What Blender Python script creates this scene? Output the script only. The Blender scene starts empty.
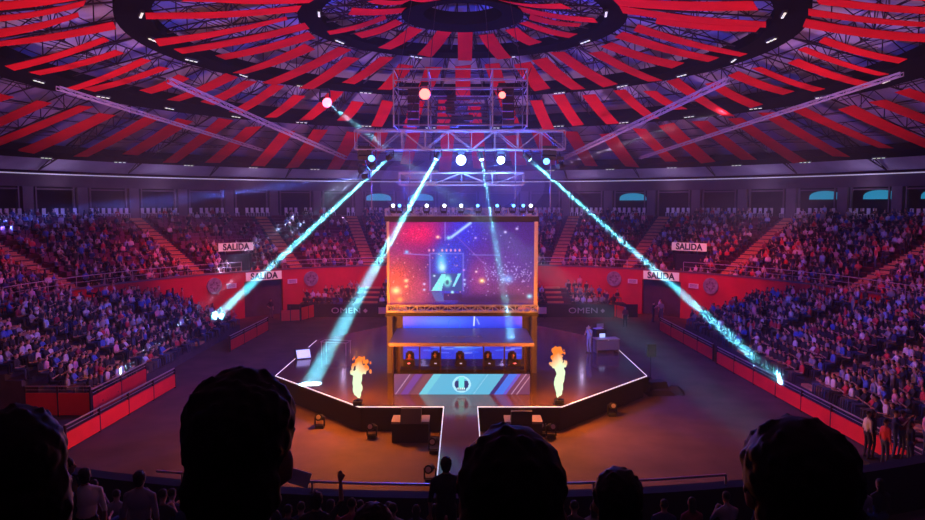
import bpy, math, random
import numpy as np
from mathutils import Vector, Matrix, Euler

random.seed(11)
rng = np.random.default_rng(11)
S = bpy.context.scene
COL = S.collection
PI = math.pi
R = math.radians

# ------------------------------------------------------------------ camera
F = 700.0
PITCH = math.atan(55 / F)
CAM = Vector((0, -43, 10.4))
cd = bpy.data.cameras.new('camera')
cd.sensor_width = 36
cd.lens = F / 925 * 36
cd.clip_start = 0.05
cd.clip_end = 300
cam = bpy.data.objects.new('camera', cd)
cam.location = CAM
cam.rotation_euler = (PI / 2 - PITCH, 0, 0)
COL.objects.link(cam)
S.camera = cam


def ray(px, py):
    a, b = (px - 462.5) / F, (260 - py) / F
    c, s = math.cos(PITCH), math.sin(PITCH)
    return Vector((a, c + b * s, b * c - s))


def at(px, py, D):
    """world point seen at pixel, D metres ahead of the camera"""
    d = ray(px, py)
    return CAM + d * (D / d.y)


def atz(px, py, z):
    d = ray(px, py)
    return CAM + d * ((z - CAM.z) / d.z)


def proj(p):
    v = Vector(p) - CAM
    c, s = math.cos(PITCH), math.sin(PITCH)
    f = v.y * c - v.z * s
    if f < 0.1:
        return None
    u = v.z * c + v.y * s
    return 462.5 + F * v.x / f, 260 - F * u / f, f


# ------------------------------------------------------------------ materials
def mat(name, color, rough=0.7, metal=0.0, emit=0.0, ecol=None, noise=0.0, nscale=3.0, attr=None, alpha=1.0, bump=0.0, trans=0.0, spec=None):
    m = bpy.data.materials.new(name)
    m.use_nodes = True
    nt = m.node_tree
    b = nt.nodes['Principled BSDF']
    b.inputs['Base Color'].default_value = (*color, 1)
    b.inputs['Roughness'].default_value = rough
    b.inputs['Metallic'].default_value = metal
    b.inputs['Alpha'].default_value = alpha
    if spec is not None:
        b.inputs['Specular IOR Level'].default_value = spec
    if trans:
        b.inputs['Transmission Weight'].default_value = trans
    src = None
    if attr:
        a = nt.nodes.new('ShaderNodeAttribute')
        a.attribute_name = attr
        src = a.outputs['Color']
        if emit:
            nt.links.new(src, b.inputs['Emission Color'])
            b.inputs['Emission Strength'].default_value = emit
        else:
            nt.links.new(src, b.inputs['Base Color'])
    elif emit:
        b.inputs['Emission Color'].default_value = (*(ecol or color), 1)
        b.inputs['Emission Strength'].default_value = emit
    if noise and not attr:
        tc = nt.nodes.new('ShaderNodeTexCoord')
        n = nt.nodes.new('ShaderNodeTexNoise')
        n.inputs['Scale'].default_value = nscale
        n.inputs['Detail'].default_value = 6
        mix = nt.nodes.new('ShaderNodeMix')
        mix.data_type = 'RGBA'
        mix.blend_type = 'MULTIPLY'
        mix.inputs[0].default_value = 1.0
        rmp = nt.nodes.new('ShaderNodeMapRange')
        rmp.inputs['From Min'].default_value = 0.3
        rmp.inputs['From Max'].default_value = 0.7
        rmp.inputs['To Min'].default_value = 1 - noise
        rmp.inputs['To Max'].default_value = 1.0
        nt.links.new(tc.outputs['Object'], n.inputs['Vector'])
        nt.links.new(n.outputs['Fac'], rmp.inputs['Value'])
        mix.inputs[6].default_value = (*color, 1)
        nt.links.new(rmp.outputs['Result'], mix.inputs[7])
        nt.links.new(mix.outputs[2], b.inputs['Base Color'])
        if bump:
            bp = nt.nodes.new('ShaderNodeBump')
            bp.inputs['Strength'].default_value = bump
            nt.links.new(n.outputs['Fac'], bp.inputs['Height'])
            nt.links.new(bp.outputs['Normal'], b.inputs['Normal'])
    return m


M = dict(
    floor=mat('arena_floor', (0.105, 0.058, 0.055), 0.85, noise=0.45, nscale=0.6, bump=0.1),
    stage=mat('stage_deck', (0.075, 0.045, 0.05), 0.12, noise=0.3, nscale=0.8),
    black=mat('black_paint', (0.012, 0.012, 0.014), 0.6),
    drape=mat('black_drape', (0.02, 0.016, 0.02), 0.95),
    redwall=mat('red_painted_wall', (0.62, 0.02, 0.025), 0.6, noise=0.3, nscale=0.5),
    redboard=mat('red_board', (0.75, 0.02, 0.03), 0.5, noise=0.15, nscale=1.0),
    concrete=mat('stand_concrete', (0.075, 0.055, 0.065), 0.9, noise=0.4, nscale=1.2),
    wallc=mat('plaster_wall', (0.10, 0.07, 0.09), 0.85, noise=0.3, nscale=0.5),
    colm=mat('column_plaster', (0.15, 0.11, 0.13), 0.8, noise=0.2, nscale=0.8),
    ceil=mat('roof_sheet', (0.5, 0.46, 0.6), 0.85, noise=0.35, nscale=0.35),
    panel=mat('red_fabric', (0.78, 0.008, 0.012), 0.9, noise=0.25, nscale=0.6, spec=0.05),
    truss_dark=mat('dark_steel', (0.05, 0.03, 0.045), 0.5, 0.6),
    catwalk=mat('catwalk_black', (0.006, 0.004, 0.006), 1.0, spec=0.0),
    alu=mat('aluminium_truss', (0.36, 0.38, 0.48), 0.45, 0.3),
    aludark=mat('dark_aluminium', (0.22, 0.2, 0.26), 0.5, 0.5),  # darker aluminium tone, also for cables and rear cage tubes
    rail=mat('steel_rail', (0.55, 0.5, 0.52), 0.4, 0.6),
    stair=mat('ochre_step', (0.6, 0.27, 0.12), 0.8, noise=0.3, nscale=2),
    white=mat('white_plastic', (0.75, 0.75, 0.75), 0.5),
    signw=mat('sign_white', (0.8, 0.78, 0.72), 0.6, noise=0.1),
    sign_glow=mat('sign_white_glow', (0.8, 0.78, 0.72), 0.6, emit=0.2, ecol=(1.0, 0.72, 0.6)),  # faint warm glow added to brighten the sign boards
    ink=mat('black_ink', (0.01, 0.01, 0.01), 0.6),
    seat=mat('purple_seat', (0.17, 0.03, 0.07), 0.5),
    disc=mat('grey_disc', (0.35, 0.36, 0.34), 0.5, noise=0.6, nscale=2.5),
    lens_cyan=mat('lens_cyan', (0.5, 0.9, 1), 0.3, emit=14, ecol=(0.35, 0.85, 1.0)),
    lens_white=mat('lens_white', (1, 1, 1), 0.3, emit=6, ecol=(0.8, 0.95, 1)),
    lens_blue=mat('lens_blue', (0.1, 0.3, 1), 0.3, emit=4, ecol=(0.1, 0.4, 1)),
    lens_red=mat('lens_red', (1, 0.1, 0.1), 0.3, emit=5, ecol=(1, 0.12, 0.1)),
    lens_warm=mat('lamp_warm', (1, 1, 0.8), 0.4, emit=0.7, ecol=(0.8, 1.0, 0.7)),
    daylight=mat('daylight_slit', (0.8, 0.8, 0.9), 0.5, emit=0.35, ecol=(0.75, 0.72, 0.85)),
    teal=mat('teal_glazing', (0.1, 0.5, 0.6), 0.3, emit=0.32, ecol=(0.02, 0.6, 0.8)),
    strip=mat('edge_light', (1, 1, 1), 0.3, emit=0.85, ecol=(0.9, 0.75, 0.85)),
    strip_blue=mat('edge_light_blue', (0.6, 0.8, 1), 0.3, emit=0.8, ecol=(0.45, 0.65, 1)),
    screen=mat('led_screen', (0.02, 0.02, 0.02), 0.4, attr='col', emit=1.25),
    cloth=mat('clothes', (0.5, 0.5, 0.5), 0.85, attr='col'),
    hair=mat('dark_hair', (0.012, 0.008, 0.007), 0.7, noise=0.5, nscale=40, bump=0.3),
    flame=mat('flame', (0.0, 0.0, 0.0), 1.0, spec=0.0, attr='col', emit=1.15),
    frame=mat('screen_frame', (0.55, 0.5, 0.5), 0.5, 0.3),
    tower=mat('tower_cladding', (0.13, 0.13, 0.17), 0.8),
    booth=mat('booth_roof', (0.16, 0.13, 0.3), 0.35),
    lightboard=mat('orange_board', (0.75, 0.4, 0.25), 0.6),
)
g = bpy.data.materials.new('booth_glass')
g.use_nodes = True
nt = g.node_tree
nt.nodes.clear()
o_ = nt.nodes.new('ShaderNodeOutputMaterial')
mx = nt.nodes.new('ShaderNodeMixShader')
tr = nt.nodes.new('ShaderNodeBsdfTransparent')
gl = nt.nodes.new('ShaderNodeBsdfGlossy')
tr.inputs['Color'].default_value = (0.86, 0.86, 0.95, 1)
gl.inputs['Roughness'].default_value = 0.08
mx.inputs[0].default_value = 0.07
nt.links.new(tr.outputs[0], mx.inputs[1])
nt.links.new(gl.outputs[0], mx.inputs[2])
nt.links.new(mx.outputs[0], o_.inputs['Surface'])
M['glass'] = g


# ------------------------------------------------------------------ mesh builder
class MB:
    def __init__(s):
        s.v = []
        s.f = []
        s.m = []
        s.mi = 0

    def add(s, vs, fs):
        b = len(s.v)
        s.v += [tuple(x) for x in vs]
        s.f += [tuple(i + b for i in f) for f in fs]
        s.m += [s.mi] * len(fs)
        return s

    def box(s, c, d, rz=0, mtx=None, taper=1.0):
        x, y, z = d[0] / 2, d[1] / 2, d[2] / 2
        vs = [Vector((a * x * (taper if e > 0 else 1), b_ * y * (taper if e > 0 else 1), e * z)) for e in (-1, 1) for b_ in (-1, 1) for a in (-1, 1)]
        rot = Matrix.Rotation(rz, 3, 'Z') if mtx is None else mtx
        vs = [rot @ v + Vector(c) for v in vs]
        return s.add(vs, [(0, 2, 3, 1), (4, 5, 7, 6), (0, 1, 5, 4), (2, 6, 7, 3), (0, 4, 6, 2), (1, 3, 7, 5)])

    def tube(s, p, q, r=0.05, n=4, r2=None):
        p, q = Vector(p), Vector(q)
        r2 = r if r2 is None else r2
        d = q - p
        if d.length < 1e-6:
            return s
        d.normalize()
        a = d.cross(Vector((0, 0, 1)))
        if a.length < 1e-3:
            a = d.cross(Vector((1, 0, 0)))
        a.normalize()
        b = d.cross(a)
        vs = []
        for c, rr in ((p, r), (q, r2)):
            for k in range(n):
                t = 2 * PI * (k + 0.5) / n
                vs.append(c + a * math.cos(t) * rr + b * math.sin(t) * rr)
        fs = [(k, (k + 1) % n, n + (k + 1) % n, n + k) for k in range(n)]
        fs += [tuple(range(n))[::-1], tuple(range(n, 2 * n))]
        return s.add(vs, fs)

    def prism(s, pts, z0, z1):
        n = len(pts)
        vs = [(x, y, z0) for x, y in pts] + [(x, y, z1) for x, y in pts]
        fs = [(k, (k + 1) % n, n + (k + 1) % n, n + k) for k in range(n)]
        fs += [tuple(range(n))[::-1], tuple(range(n, 2 * n))]
        return s.add(vs, fs)

    def disc(s, c, nrm, r, th, n=20):
        c, nrm = Vector(c), Vector(nrm).normalized()
        return s.tube(c - nrm * th / 2, c + nrm * th / 2, r, n)

    def lathe(s, prof, a0, a1, n, closed_prof=False):
        """prof: list of (r,z); angle measured from +Y towards +X"""
        b = []
        for i in range(n + 1):
            t = a0 + (a1 - a0) * i / n
            for r, z in prof:
                b.append((r * math.sin(t), r * math.cos(t), z))
        m = len(prof)
        fs = []
        mm = m if closed_prof else m - 1
        for i in range(n):
            for j in range(mm):
                j2 = (j + 1) % m
                fs.append((i * m + j, i * m + j2, (i + 1) * m + j2, (i + 1) * m + j))
        if closed_prof and abs((a1 - a0) - 2 * PI) > 1e-3:
            fs.append(tuple(range(m)))
            fs.append(tuple(range(n * m, n * m + m))[::-1])
        return s.add(b, fs)

    def sphere(s, c, r, n=8, sc=(1, 1, 1), rot=None):
        vs = []
        c = Vector(c)
        for i in range(n + 1):
            ph = PI * i / n
            for k in range(n * 2):
                t = PI * k / n
                v = Vector((math.sin(ph) * math.cos(t) * sc[0], math.sin(ph) * math.sin(t) * sc[1], math.cos(ph) * sc[2])) * r
                if rot:
                    v = rot @ v
                vs.append(c + v)
        w = n * 2
        fs = [(i * w + k, i * w + (k + 1) % w, (i + 1) * w + (k + 1) % w, (i + 1) * w + k) for i in range(n) for k in range(w)]
        return s.add(vs, fs)

    def mesh(s, name, mats, smooth=False):
        me = bpy.data.meshes.new(name)
        me.from_pydata(s.v, [], s.f)
        if not isinstance(mats, (list, tuple)):
            mats = [mats]
        for m in mats:
            me.materials.append(M[m] if isinstance(m, str) else m)
        if len(mats) > 1:
            me.polygons.foreach_set('material_index', s.m)
        if smooth:
            me.polygons.foreach_set('use_smooth', [True] * len(me.polygons))
        me.validate(verbose=False)
        me.update()
        return me

    def build(s, name, mats, parent=None, smooth=False, **kw):
        o = bpy.data.objects.new(name, s.mesh(name, mats, smooth))
        COL.objects.link(o)
        if parent is not None:
            o.parent = parent
        tag(o, **kw)
        return o


def tag(o, label=None, cat=None, group=None, kind=None):
    if label:
        o['label'] = label
    if cat:
        o['category'] = cat
    if group:
        o['group'] = group
    if kind:
        o['kind'] = kind
    return o


def empty(name, loc, rz=0, **kw):
    o = bpy.data.objects.new(name, None)
    o.location = loc
    o.rotation_euler = (0, 0, rz)
    COL.objects.link(o)
    return tag(o, **kw)


def copy_tree(o, loc=None, rz=None, **kw):
    r = o.copy()
    COL.objects.link(r)
    if loc is not None:
        r.location = loc
    if rz is not None:
        r.rotation_euler = (0, 0, rz)
    tag(r, **kw)
    for c in list(o.children):
        if c.type == 'LIGHT':
            continue
        d = c.copy()
        COL.objects.link(d)
        d.parent = r
        for e in list(c.children):
            h = e.copy()
            COL.objects.link(h)
            h.parent = d
    return r


ORD = ['first', 'second', 'third', 'fourth', 'fifth', 'sixth', 'seventh', 'eighth', 'ninth', 'tenth', 'eleventh', 'twelfth', 'thirteenth',
       'fourteenth', 'fifteenth', 'sixteenth', 'seventeenth', 'eighteenth', 'nineteenth', 'twentieth']
TENS = {20: 'twenty', 30: 'thirty', 40: 'forty', 50: 'fifty', 60: 'sixty', 70: 'seventy', 80: 'eighty', 90: 'ninety'}


def ordn(n):
    """1-based ordinal word"""
    if n <= 20:
        return ORD[n - 1]
    if n > 99:
        return 'one hundred and ' + ordn(n - 100) if n > 100 else 'hundredth'
    t, u = n // 10 * 10, n % 10
    return TENS[t] + '-' + ORD[u - 1] if u else TENS[t][:-1] + 'ieth'


def pol(r, deg, z=0.0):
    t = R(deg)
    return Vector((r * math.sin(t), r * math.cos(t), z))


def side(x):
    return 'left' if x < 0 else 'right'


# ------------------------------------------------------------------ writing
def lettering(text, loc, size, rot, m, parent, extr=0.01, align='CENTER', name='lettering', sx=1.0, bold=0.0):
    c = bpy.data.curves.new(name, 'FONT')
    c.body = text
    c.size = size
    c.extrude = extr
    c.offset = bold
    c.align_x = align
    c.align_y = 'CENTER'
    c.space_character = 1.05
    tmp = bpy.data.objects.new('tmp_text', c)
    COL.objects.link(tmp)
    dg = bpy.context.evaluated_depsgraph_get()
    me = bpy.data.meshes.new_from_object(tmp.evaluated_get(dg))
    bpy.data.objects.remove(tmp)
    me.materials.clear()
    me.materials.append(M[m])
    for v in me.vertices:
        v.co.x *= sx
    o = bpy.data.objects.new(name, me)
    COL.objects.link(o)
    o.location = loc
    o.rotation_euler = rot
    if parent:
        o.parent = parent
    return o


# ================================================================== ARENA SHELL
ZR = [(0, 22.3), (3, 22.2), (9, 21.5), (18, 20.2), (26, 18.4), (33, 16.6), (39, 14.9), (43.6, 13.4)]


def zroof(r):
    for (a, za), (b, zb) in zip(ZR, ZR[1:]):
        if r <= b:
            t = (r - a) / (b - a)
            return za + (zb - za) * t
    return ZR[-1][1]


def zshell(r):
    return zroof(r) + 1.35 * (1 - (r / 43.6) ** 6) + 0.12


# floor
m = MB()
m.lathe([(0, -0.3), (0, 0), (46.3, 0), (46.3, -0.3)], 0, 2 * PI, 96)
m.build('floor', 'floor', kind='structure')

# dome ceiling
m = MB()
m.lathe([(r, zshell(r)) for r in (0.01, 3, 6, 9, 13.5, 18, 22, 26, 30, 33, 36, 39, 41.5, 43.6)] + [(r, zshell(r) + 0.3) for r in (43.6, 33, 26, 18, 9, 0.01)], 0, 2 * PI, 96)
m.build('ceiling', 'ceil', kind='structure')

# red arena wall with two tunnels
TUN = 40.0
m = MB()
WT = 4.25
hw = 3.75


def wallseg(m, d0, d1, z0, z1, r0=29.0, r1=29.35):
    n = max(1, int((d1 - d0) / 2))
    m.lathe([(r0, z0), (r0, z1), (r1, z1), (r1, z0)], R(d0), R(d1), n, True)


wallseg(m, -TUN + hw, TUN - hw, 0, WT)
wallseg(m, TUN + hw, 150, 0, WT)
wallseg(m, -150, -TUN - hw, 0, WT)
for s in (-1, 1):
    wallseg(m, s * TUN - hw, s * TUN + hw, 3.35, WT)
m.build('wall_arena', 'redwall', kind='structure')
m = MB()
wallseg(m, 150, 210, 0, 4.52)
m.build('wall_near', 'drape', kind='structure')
# wall coping (pale ledge)
m = MB()
m.lathe([(28.93, WT), (28.93, WT + 0.1), (29.4, WT + 0.1), (29.4, WT)], R(-150), R(150), 120, True)
m.build('trim_1', 'colm', kind='structure')
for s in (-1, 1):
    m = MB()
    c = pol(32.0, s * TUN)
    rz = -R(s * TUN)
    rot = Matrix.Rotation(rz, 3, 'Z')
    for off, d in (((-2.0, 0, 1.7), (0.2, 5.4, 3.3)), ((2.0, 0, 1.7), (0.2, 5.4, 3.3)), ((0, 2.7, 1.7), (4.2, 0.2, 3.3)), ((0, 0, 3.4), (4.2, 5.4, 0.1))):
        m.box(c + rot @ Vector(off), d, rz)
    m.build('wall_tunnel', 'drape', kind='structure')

# ---- upper grandstand, cell-built
NROW, R0, DR, Z0, DZ = 17, 29.35, 0.82, 3.42, 0.338
SEG = 1.25
NS = int(360 / SEG)
STAIRS = [-95, -72, -50, -32, -18, 0, 18, 32, 50, 72, 95]


def rowz(i):
    return Z0 + DZ * i


def in_exit(i, deg):
    return 1 <= i <= 5 and abs(abs(deg) - 41.5) < 2.6


m = MB()
hgt = np.zeros((NROW + 1, NS))
for i in range(NROW):
    for k in range(NS):
        d = (k + 0.5) * SEG
        d = d - 360 if d > 180 else d
        hgt[i, k] = rowz(0) + 0.1 if in_exit(i, d) else rowz(i)
hgt[NROW, :] = 9.12
for i in range(NROW + 1):
    ra = R0 + DR * i
    rb = ra + DR if i < NROW else 46.2
    for k in range(NS):
        a, b = k * SEG, (k + 1) * SEG
        h = hgt[i, k]
        m.add([pol(ra, a, h), pol(rb, a, h), pol(rb, b, h), pol(ra, b, h)], [(0, 1, 2, 3)])
        prev = hgt[i - 1, k] if i else 0
        m.add([pol(ra, a, prev), pol(ra, a, h), pol(ra, b, h), pol(ra, b, prev)], [(0, 1, 2, 3)])
        h2 = hgt[i, (k + 1) % NS]
        if abs(h2 - h) > 0.01:
            m.add([pol(ra, b, h), pol(rb, b, h), pol(rb, b, h2), pol(ra, b, h2)], [(0, 1, 2, 3)])
stand = m.build('grandstand', 'concrete', label='upper concrete grandstand of curved steps ringing the arena above the red wall', cat='grandstand')
for d in STAIRS:
    m = MB()
    for i in range(NROW):
        if in_exit(i, d):
            continue
        ra = R0 + DR * i
        for h in (0, 1):
            r_ = ra + 0.41 * h + 0.2
            zz = rowz(i) + DZ / 2 * h
            m.box(pol(r_, d, zz + 0.04), (1.25, 0.38, 0.08 + 0.0), -R(d))
            if h:
                m.box(pol(r_, d, zz - DZ / 4 + 0.01), (1.25, 0.38, DZ / 2 - 0.02), -R(d))
    m.build('staircase', 'stair', parent=stand, label='ochre aisle steps')

# bench boards (one run per row and block between stairs) as parts
m = MB()
for i in range(NROW):
    for a, b in zip([-108] + STAIRS, STAIRS + [108]):
        ra = R0 + DR * i + 0.5
        if a == b:
            continue
        seg = [(a + 1.6, b - 1.6)]
        if i <= 5 and i >= 1 and a < 41.5 < b:
            seg = [(a + 1.6, 38.7), (44.3, b - 1.6)]
        if i <= 5 and i >= 1 and a < -41.5 < b:
            seg = [(a + 1.6, -44.3), (-38.7, b - 1.6)]
        for p, q in seg:
            m.lathe([(ra, rowz(i) + 0.36), (ra, rowz(i) + 0.41), (ra + 0.3, rowz(i) + 0.41), (ra + 0.3, rowz(i) + 0.02)], R(p), R(q), max(2, int((q - p) / 3)), True)
m.build('bench_rows', 'seat', parent=stand, label='purple red bench boards')

# promenade, outer wall, colonnade
BAY = 360 / 54
m = MB()
m.lathe([(45.6, 9.1), (45.6, 13.4)], R(-125), R(125), 60)
m.build('wall_promenade', 'drape', kind='structure')
m = MB()
m.lathe([(43.1, 12.05), (43.1, 13.25), (43.6, 13.35), (43.6, 12.05)], R(-125), R(125), 75, True)
m.build('wall_lintel', 'wallc', kind='structure')
m = MB()
m.lathe([(43.02, 13.16), (43.02, 13.25), (43.09, 13.25), (43.09, 13.16)], R(-125), R(125), 75, True)
m.build('trim_2', 'daylight', kind='structure')
for k in range(-18, 18):
    d = (k + 0.5) * BAY
    m = MB()
    c = pol(43.35, d, 10.6)
    m.box(c, (0.95, 0.5, 3.0), -R(d))
    m.box(c + Vector((0, 0, -1.3)), (1.1, 0.6, 0.4), -R(d))
    m.build('column', 'colm', kind='structure')
for k in range(-17, 18):
    d = k * BAY
    m = MB()
    for s in (-1, 1):
        m.box(pol(43.3, d + s * 2.3, 10.6), (0.14, 0.2, 2.9), -R(d))
    m.box(pol(43.3, d, 11.85), (3.6, 0.2, 0.12), -R(d))
    m.build('window_frame', 'colm', kind='structure')
n = 0
for d in (52.6, 59.4, 66.2, -8.0, -13.0, 29.5):
    kk = round(d / BAY)
    m = MB()
    pts = []
    for j in range(13):
        t = PI * j / 12
        pts.append((1.6 * math.cos(t), 0.85 * math.sin(t) ** 0.6))
    c = pol(44.9, kk * BAY, 10.95)
    rot = Matrix.Rotation(-R(kk * BAY), 3, 'Z')
    vs = [c + rot @ Vector((x, y, z)) for y in (0, 0.08) for x, z in pts]
    q = len(pts)
    m.add(vs, [tuple(range(q)), tuple(range(q, 2 * q))[::-1]] + [(j, (j + 1) % q, q + (j + 1) % q, q + j) for j in range(q)])
    n += 1
    m.build('window_%d' % n, 'teal', kind='structure')

# white chairs along the promenade edge
ch = MB()
ch.box((0, 0, 0.42), (0.34, 0.4, 0.05))
ch.box((0, 0.2, 0.7), (0.32, 0.05, 0.55))
for a in (-1, 1):
    for b in (-1, 1):
        ch.tube((a * 0.14, b * 0.17, 0), (a * 0.14, b * 0.17, 0.42), 0.025)
chm = ch.mesh('promenade_chair', 'white')
for k in range(-12, 13):
    d = k * BAY
    for j in range(7):
        if random.random() < 0.15:
            continue
        dd = d + (j - 3) * 0.76
        o = bpy.data.objects.new('promenade_chair', chm)
        o.location = pol(42.95, dd, 9.12)
        o.rotation_euler = (0, 0, -R(dd))
        COL.objects.link(o)
        where = 'behind the big screen' if k == 0 else '%s bay %s of the screen' % (ordn(abs(k)), side(k))
        tag(o, 'white plastic chair, %s in the promenade opening, %s' % (ordn(j + 1), where), 'chair', 'white chairs along the promenade')

# signs, exits, discs on the wall
for s in (-1, 1):
    sd = side(s)
    # exit in upper stand, the dark of its opening painted as a black panel
    e = MB()
    for x in (-1.55, 1.55):
        p = pol(33.45, s * 41.5, 5.0)
        rot = Matrix.Rotation(-R(s * 41.5), 3, 'Z')
        e.box(p + rot @ Vector((x, -0.1, -0.45)), (0.15, 0.2, 2.2), -R(s * 41.5))
    e.box(pol(33.45, s * 41.5, 4.6), (3.0, 0.06, 2.0), -R(s * 41.5))
    e.build('dark_exit_%d' % (1 if s < 0 else 2), 'black', kind='structure')
    for (rr, dg, zz, lab) in ((33.2, 41.5, 6.35, 'white SALIDA sign over the exit in the upper stand, %s side of the hall' % sd),
                              (28.85, 40.0, 3.8, 'white SALIDA sign over the tunnel mouth in the red wall, %s side of the hall' % sd)):
        t = empty('exit_sign', pol(rr, s * dg, zz), -R(s * dg), label=lab, cat='sign', group='SALIDA exit signs')
        bd = MB().box((0, 0, 0), (3.5, 0.08, 0.78)).build('board', 'sign_glow', parent=t)
        lettering('SALIDA', (0, -0.05, 0), 0.84, (PI / 2, 0, 0), 'ink', bd, 0.01, sx=0.92, bold=0.03).location = (0, -0.05, -0.02)
    for dg, nm in ((49.6, 'outer'), (30.7, 'inner')):
        t = empty('wall_disc', pol(28.9, s * dg, 3.25), -R(s * dg), label='grey round emblem disc on the red wall, %s of the %s tunnel' % ('beyond' if nm == 'inner' else 'on the stand side', sd) if False else 'grey round emblem disc on the red wall, %s side, %s the tunnel' % (sd, 'stageward of' if nm == 'inner' else 'outward of'), cat='emblem', group='round discs on the red wall')
        MB().disc((0, 0, 0), (0, 1, 0), 0.72, 0.1, 28).build('plate', 'disc', parent=t)
        q = MB()
        for w in range(7):
            a0 = w * 0.9
            q.box((0.34 * math.cos(a0), -0.065, 0.3 * math.sin(a0)), (0.22, 0.02, 0.13), mtx=Matrix.Rotation(a0, 3, 'Y'))
        q.build('emblem', 'colm', parent=t)
    for dg in (46.3, 34.4):
        t = empty('notice_board', pol(28.92, s * dg, 3.1), -R(s * dg), label='small white notice on the red wall %s the tunnel, %s side' % ('nearer the stage than' if dg < 40 else 'farther from the stage than', sd), cat='notice', group='small wall notices')
        MB().box((0, 0, 0), (0.95, 0.04, 0.42)).build('board', 'signw', parent=t)
        q = MB()
        for w in range(3):
            q.box((0, -0.03, 0.1 - 0.1 * w), (0.7, 0.01, 0.035))
        q.build('lettering', 'ink', parent=t)


# railings
def railing(name, pts, h, label, group=None, posts=2.0, m='rail', r=0.035, mid=True):
    b = MB()
    t = None
    acc = 0
    for p, q in zip(pts, pts[1:]):
        p, q = Vector(p), Vector(q)
        b.tube(p + Vector((0, 0, h)), q + Vector((0, 0, h)), r)
        if mid:
            b.tube(p + Vector((0, 0, h * 0.5)), q + Vector((0, 0, h * 0.5)), r * 0.6)
    o = empty(name, pts[0], label=label, cat='railing', group=group)
    inv = -Vector(pts[0])
    b.v = [tuple(Vector(v) + inv) for v in b.v]
    b.build('rail', m, parent=o)
    for p, q in zip(pts, pts[1:]):
        p, q = Vector(p), Vector(q)
        L = (q - p).length
        while acc < L:
            c = p + (q - p) * (acc / L) + inv
            MB().tube(c, c + Vector((0, 0, h)), r * 0.9).build('post', m, parent=o)
            acc += posts
        acc -= L
    return o


railing('railing', [pol(29.2, d, WT + 0.08) for d in range(-36, 37, 4)], 0.75, 'steel railing on top of the red wall behind the stage', 'railings on the wall', 3.2)
railing('railing', [pol(29.2, d, WT + 0.08) for d in range(44, 109, 4)], 0.85, 'steel railing along the upper stand front, right side of the hall', 'railings on the wall', 2.6)
railing('railing', [pol(29.2, d, WT + 0.08) for d in range(-44, -109, -4)], 0.85, 'steel railing along the upper stand front, left side of the hall', 'railings on the wall', 2.6)
railing('railing', [pol(29.15, d, 4.52) for d in range(169, 194, 3)], 0.2, 'steel railing at the near edge of the arena below the dark spectators', 'railings on the wall', 2.9, r=0.03, mid=False)


# ---- lower side stands
def lower_stand(s, y0, y1, label):
    t = empty('lower_grandstand', (s * 18.5, (y0 + y1) / 2, 0), label=label, cat='grandstand')
    b = MB()
    inv = -Vector((s * 18.5, (y0 + y1) / 2, 0))
    for k in range(12):
        xa = 18.5 + 0.82 * k
        xb = xa + 0.82
        lim = math.sqrt(max(1, 28.85 ** 2 - xb ** 2))
        a, c = max(y0, -lim), min(y1, lim)
        if c - a < 1:
            continue
        z = 0.55 + 0.3 * k
        b.box(Vector((s * (xa + xb) / 2, (a + c) / 2, z / 2)) + inv, (0.82, c - a, z))
    b.build('steps', 'concrete', parent=t)
    for yy in ((-14, -6, 3) if s > 0 else (-3, 6)):
        q = MB()
        for k in range(12):
            xa = 18.5 + 0.82 * k
            lim = math.sqrt(28.85 ** 2 - (xa + 0.82) ** 2)
            if abs(yy) + 0.7 > lim:
                continue
            z = 0.55 + 0.3 * k
            q.box(Vector((s * (xa + 0.2), yy, z + 0.07)) + inv, (0.4, 1.2, 0.14))
            q.box(Vector((s * (xa + 0.6), yy, z + 0.03)) + inv, (0.4, 1.2, 0.04))
        q.build('staircase', 'stair', parent=t, label='ochre aisle steps')
    return t


lower_stand(-1, -9.0, 14.5, 'lower side stand full of spectators along the left barrier')
lower_stand(1, -22.5, 14.5, 'lower side stand full of spectators along the right barrier')

# back stands each side of the tower
for s in (-1, 1):
    t = empty('back_stand', (s * 10.5, 22, 0), label='small stepped stand of spectators behind the stage under the red wall, %s of the tower' % side(s), cat='grandstand', group='small stands behind the stage')
    b = MB()
    for k in range(5):
        yy = 22.3 + 0.9 * k
        xo = min(15.5 if k < 3 else 13.5 - (k - 3) * 2, math.sqrt(28.8 ** 2 - (yy + 0.9) ** 2))
        xi = 4.5
        z = 0.7 + 0.36 * k
        b.box((s * (xi + xo) / 2 - s * 10.5, yy + 0.45 - 22, z / 2), (xo - xi, 0.9, z))
    b.build('steps', 'concrete', parent=t)
    q = MB()
    for k in range(5):
        z = 0.7 + 0.36 * k
        q.box((s * 8.9 - s * 10.5, 22.3 + 0.9 * k + 0.25 - 22, z + 0.07), (1.5, 0.4, 0.16))
    q.build('staircase', 'stair', parent=t)
    # advertising board
    t = empty('advertising_board', (s * 11.0, 21.4, 0), label='long black OMEN advertising board behind the stage, %s of the tower' % side(s), cat='board', group='black advertising boards')
    MB().box((0, 0, 0.62), (10.5, 0.12, 1.2)).build('board', 'drape', parent=t)
    lettering('OMEN', (0.2, -0.07, 0.62), 0.75, (PI / 2, 0, 0), 'rail', t, sx=1.25)
    b = MB()
    b.box((2.0, -0.07, 0.62), (0.3, 0.02, 0.3), mtx=Matrix.Rotation(PI / 4, 3, 'Y'))
    b.build('diamond', 'rail', parent=t)
    t = empty('orange_board', (s * 6.4, 20.6, 0), label='pale orange patterned board low beside the tower, %s side' % side(s), cat='board', group='orange boards')
    MB().box((0, 0, 0.75), (2.6, 0.1, 0.6)).build('board', 'lightboard', parent=t)
    for x in (-1.1, 1.1):
        MB().box((x, 0, 0.25), (0.08, 0.1, 0.5)).build('leg', 'truss_dark', parent=t)


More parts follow.
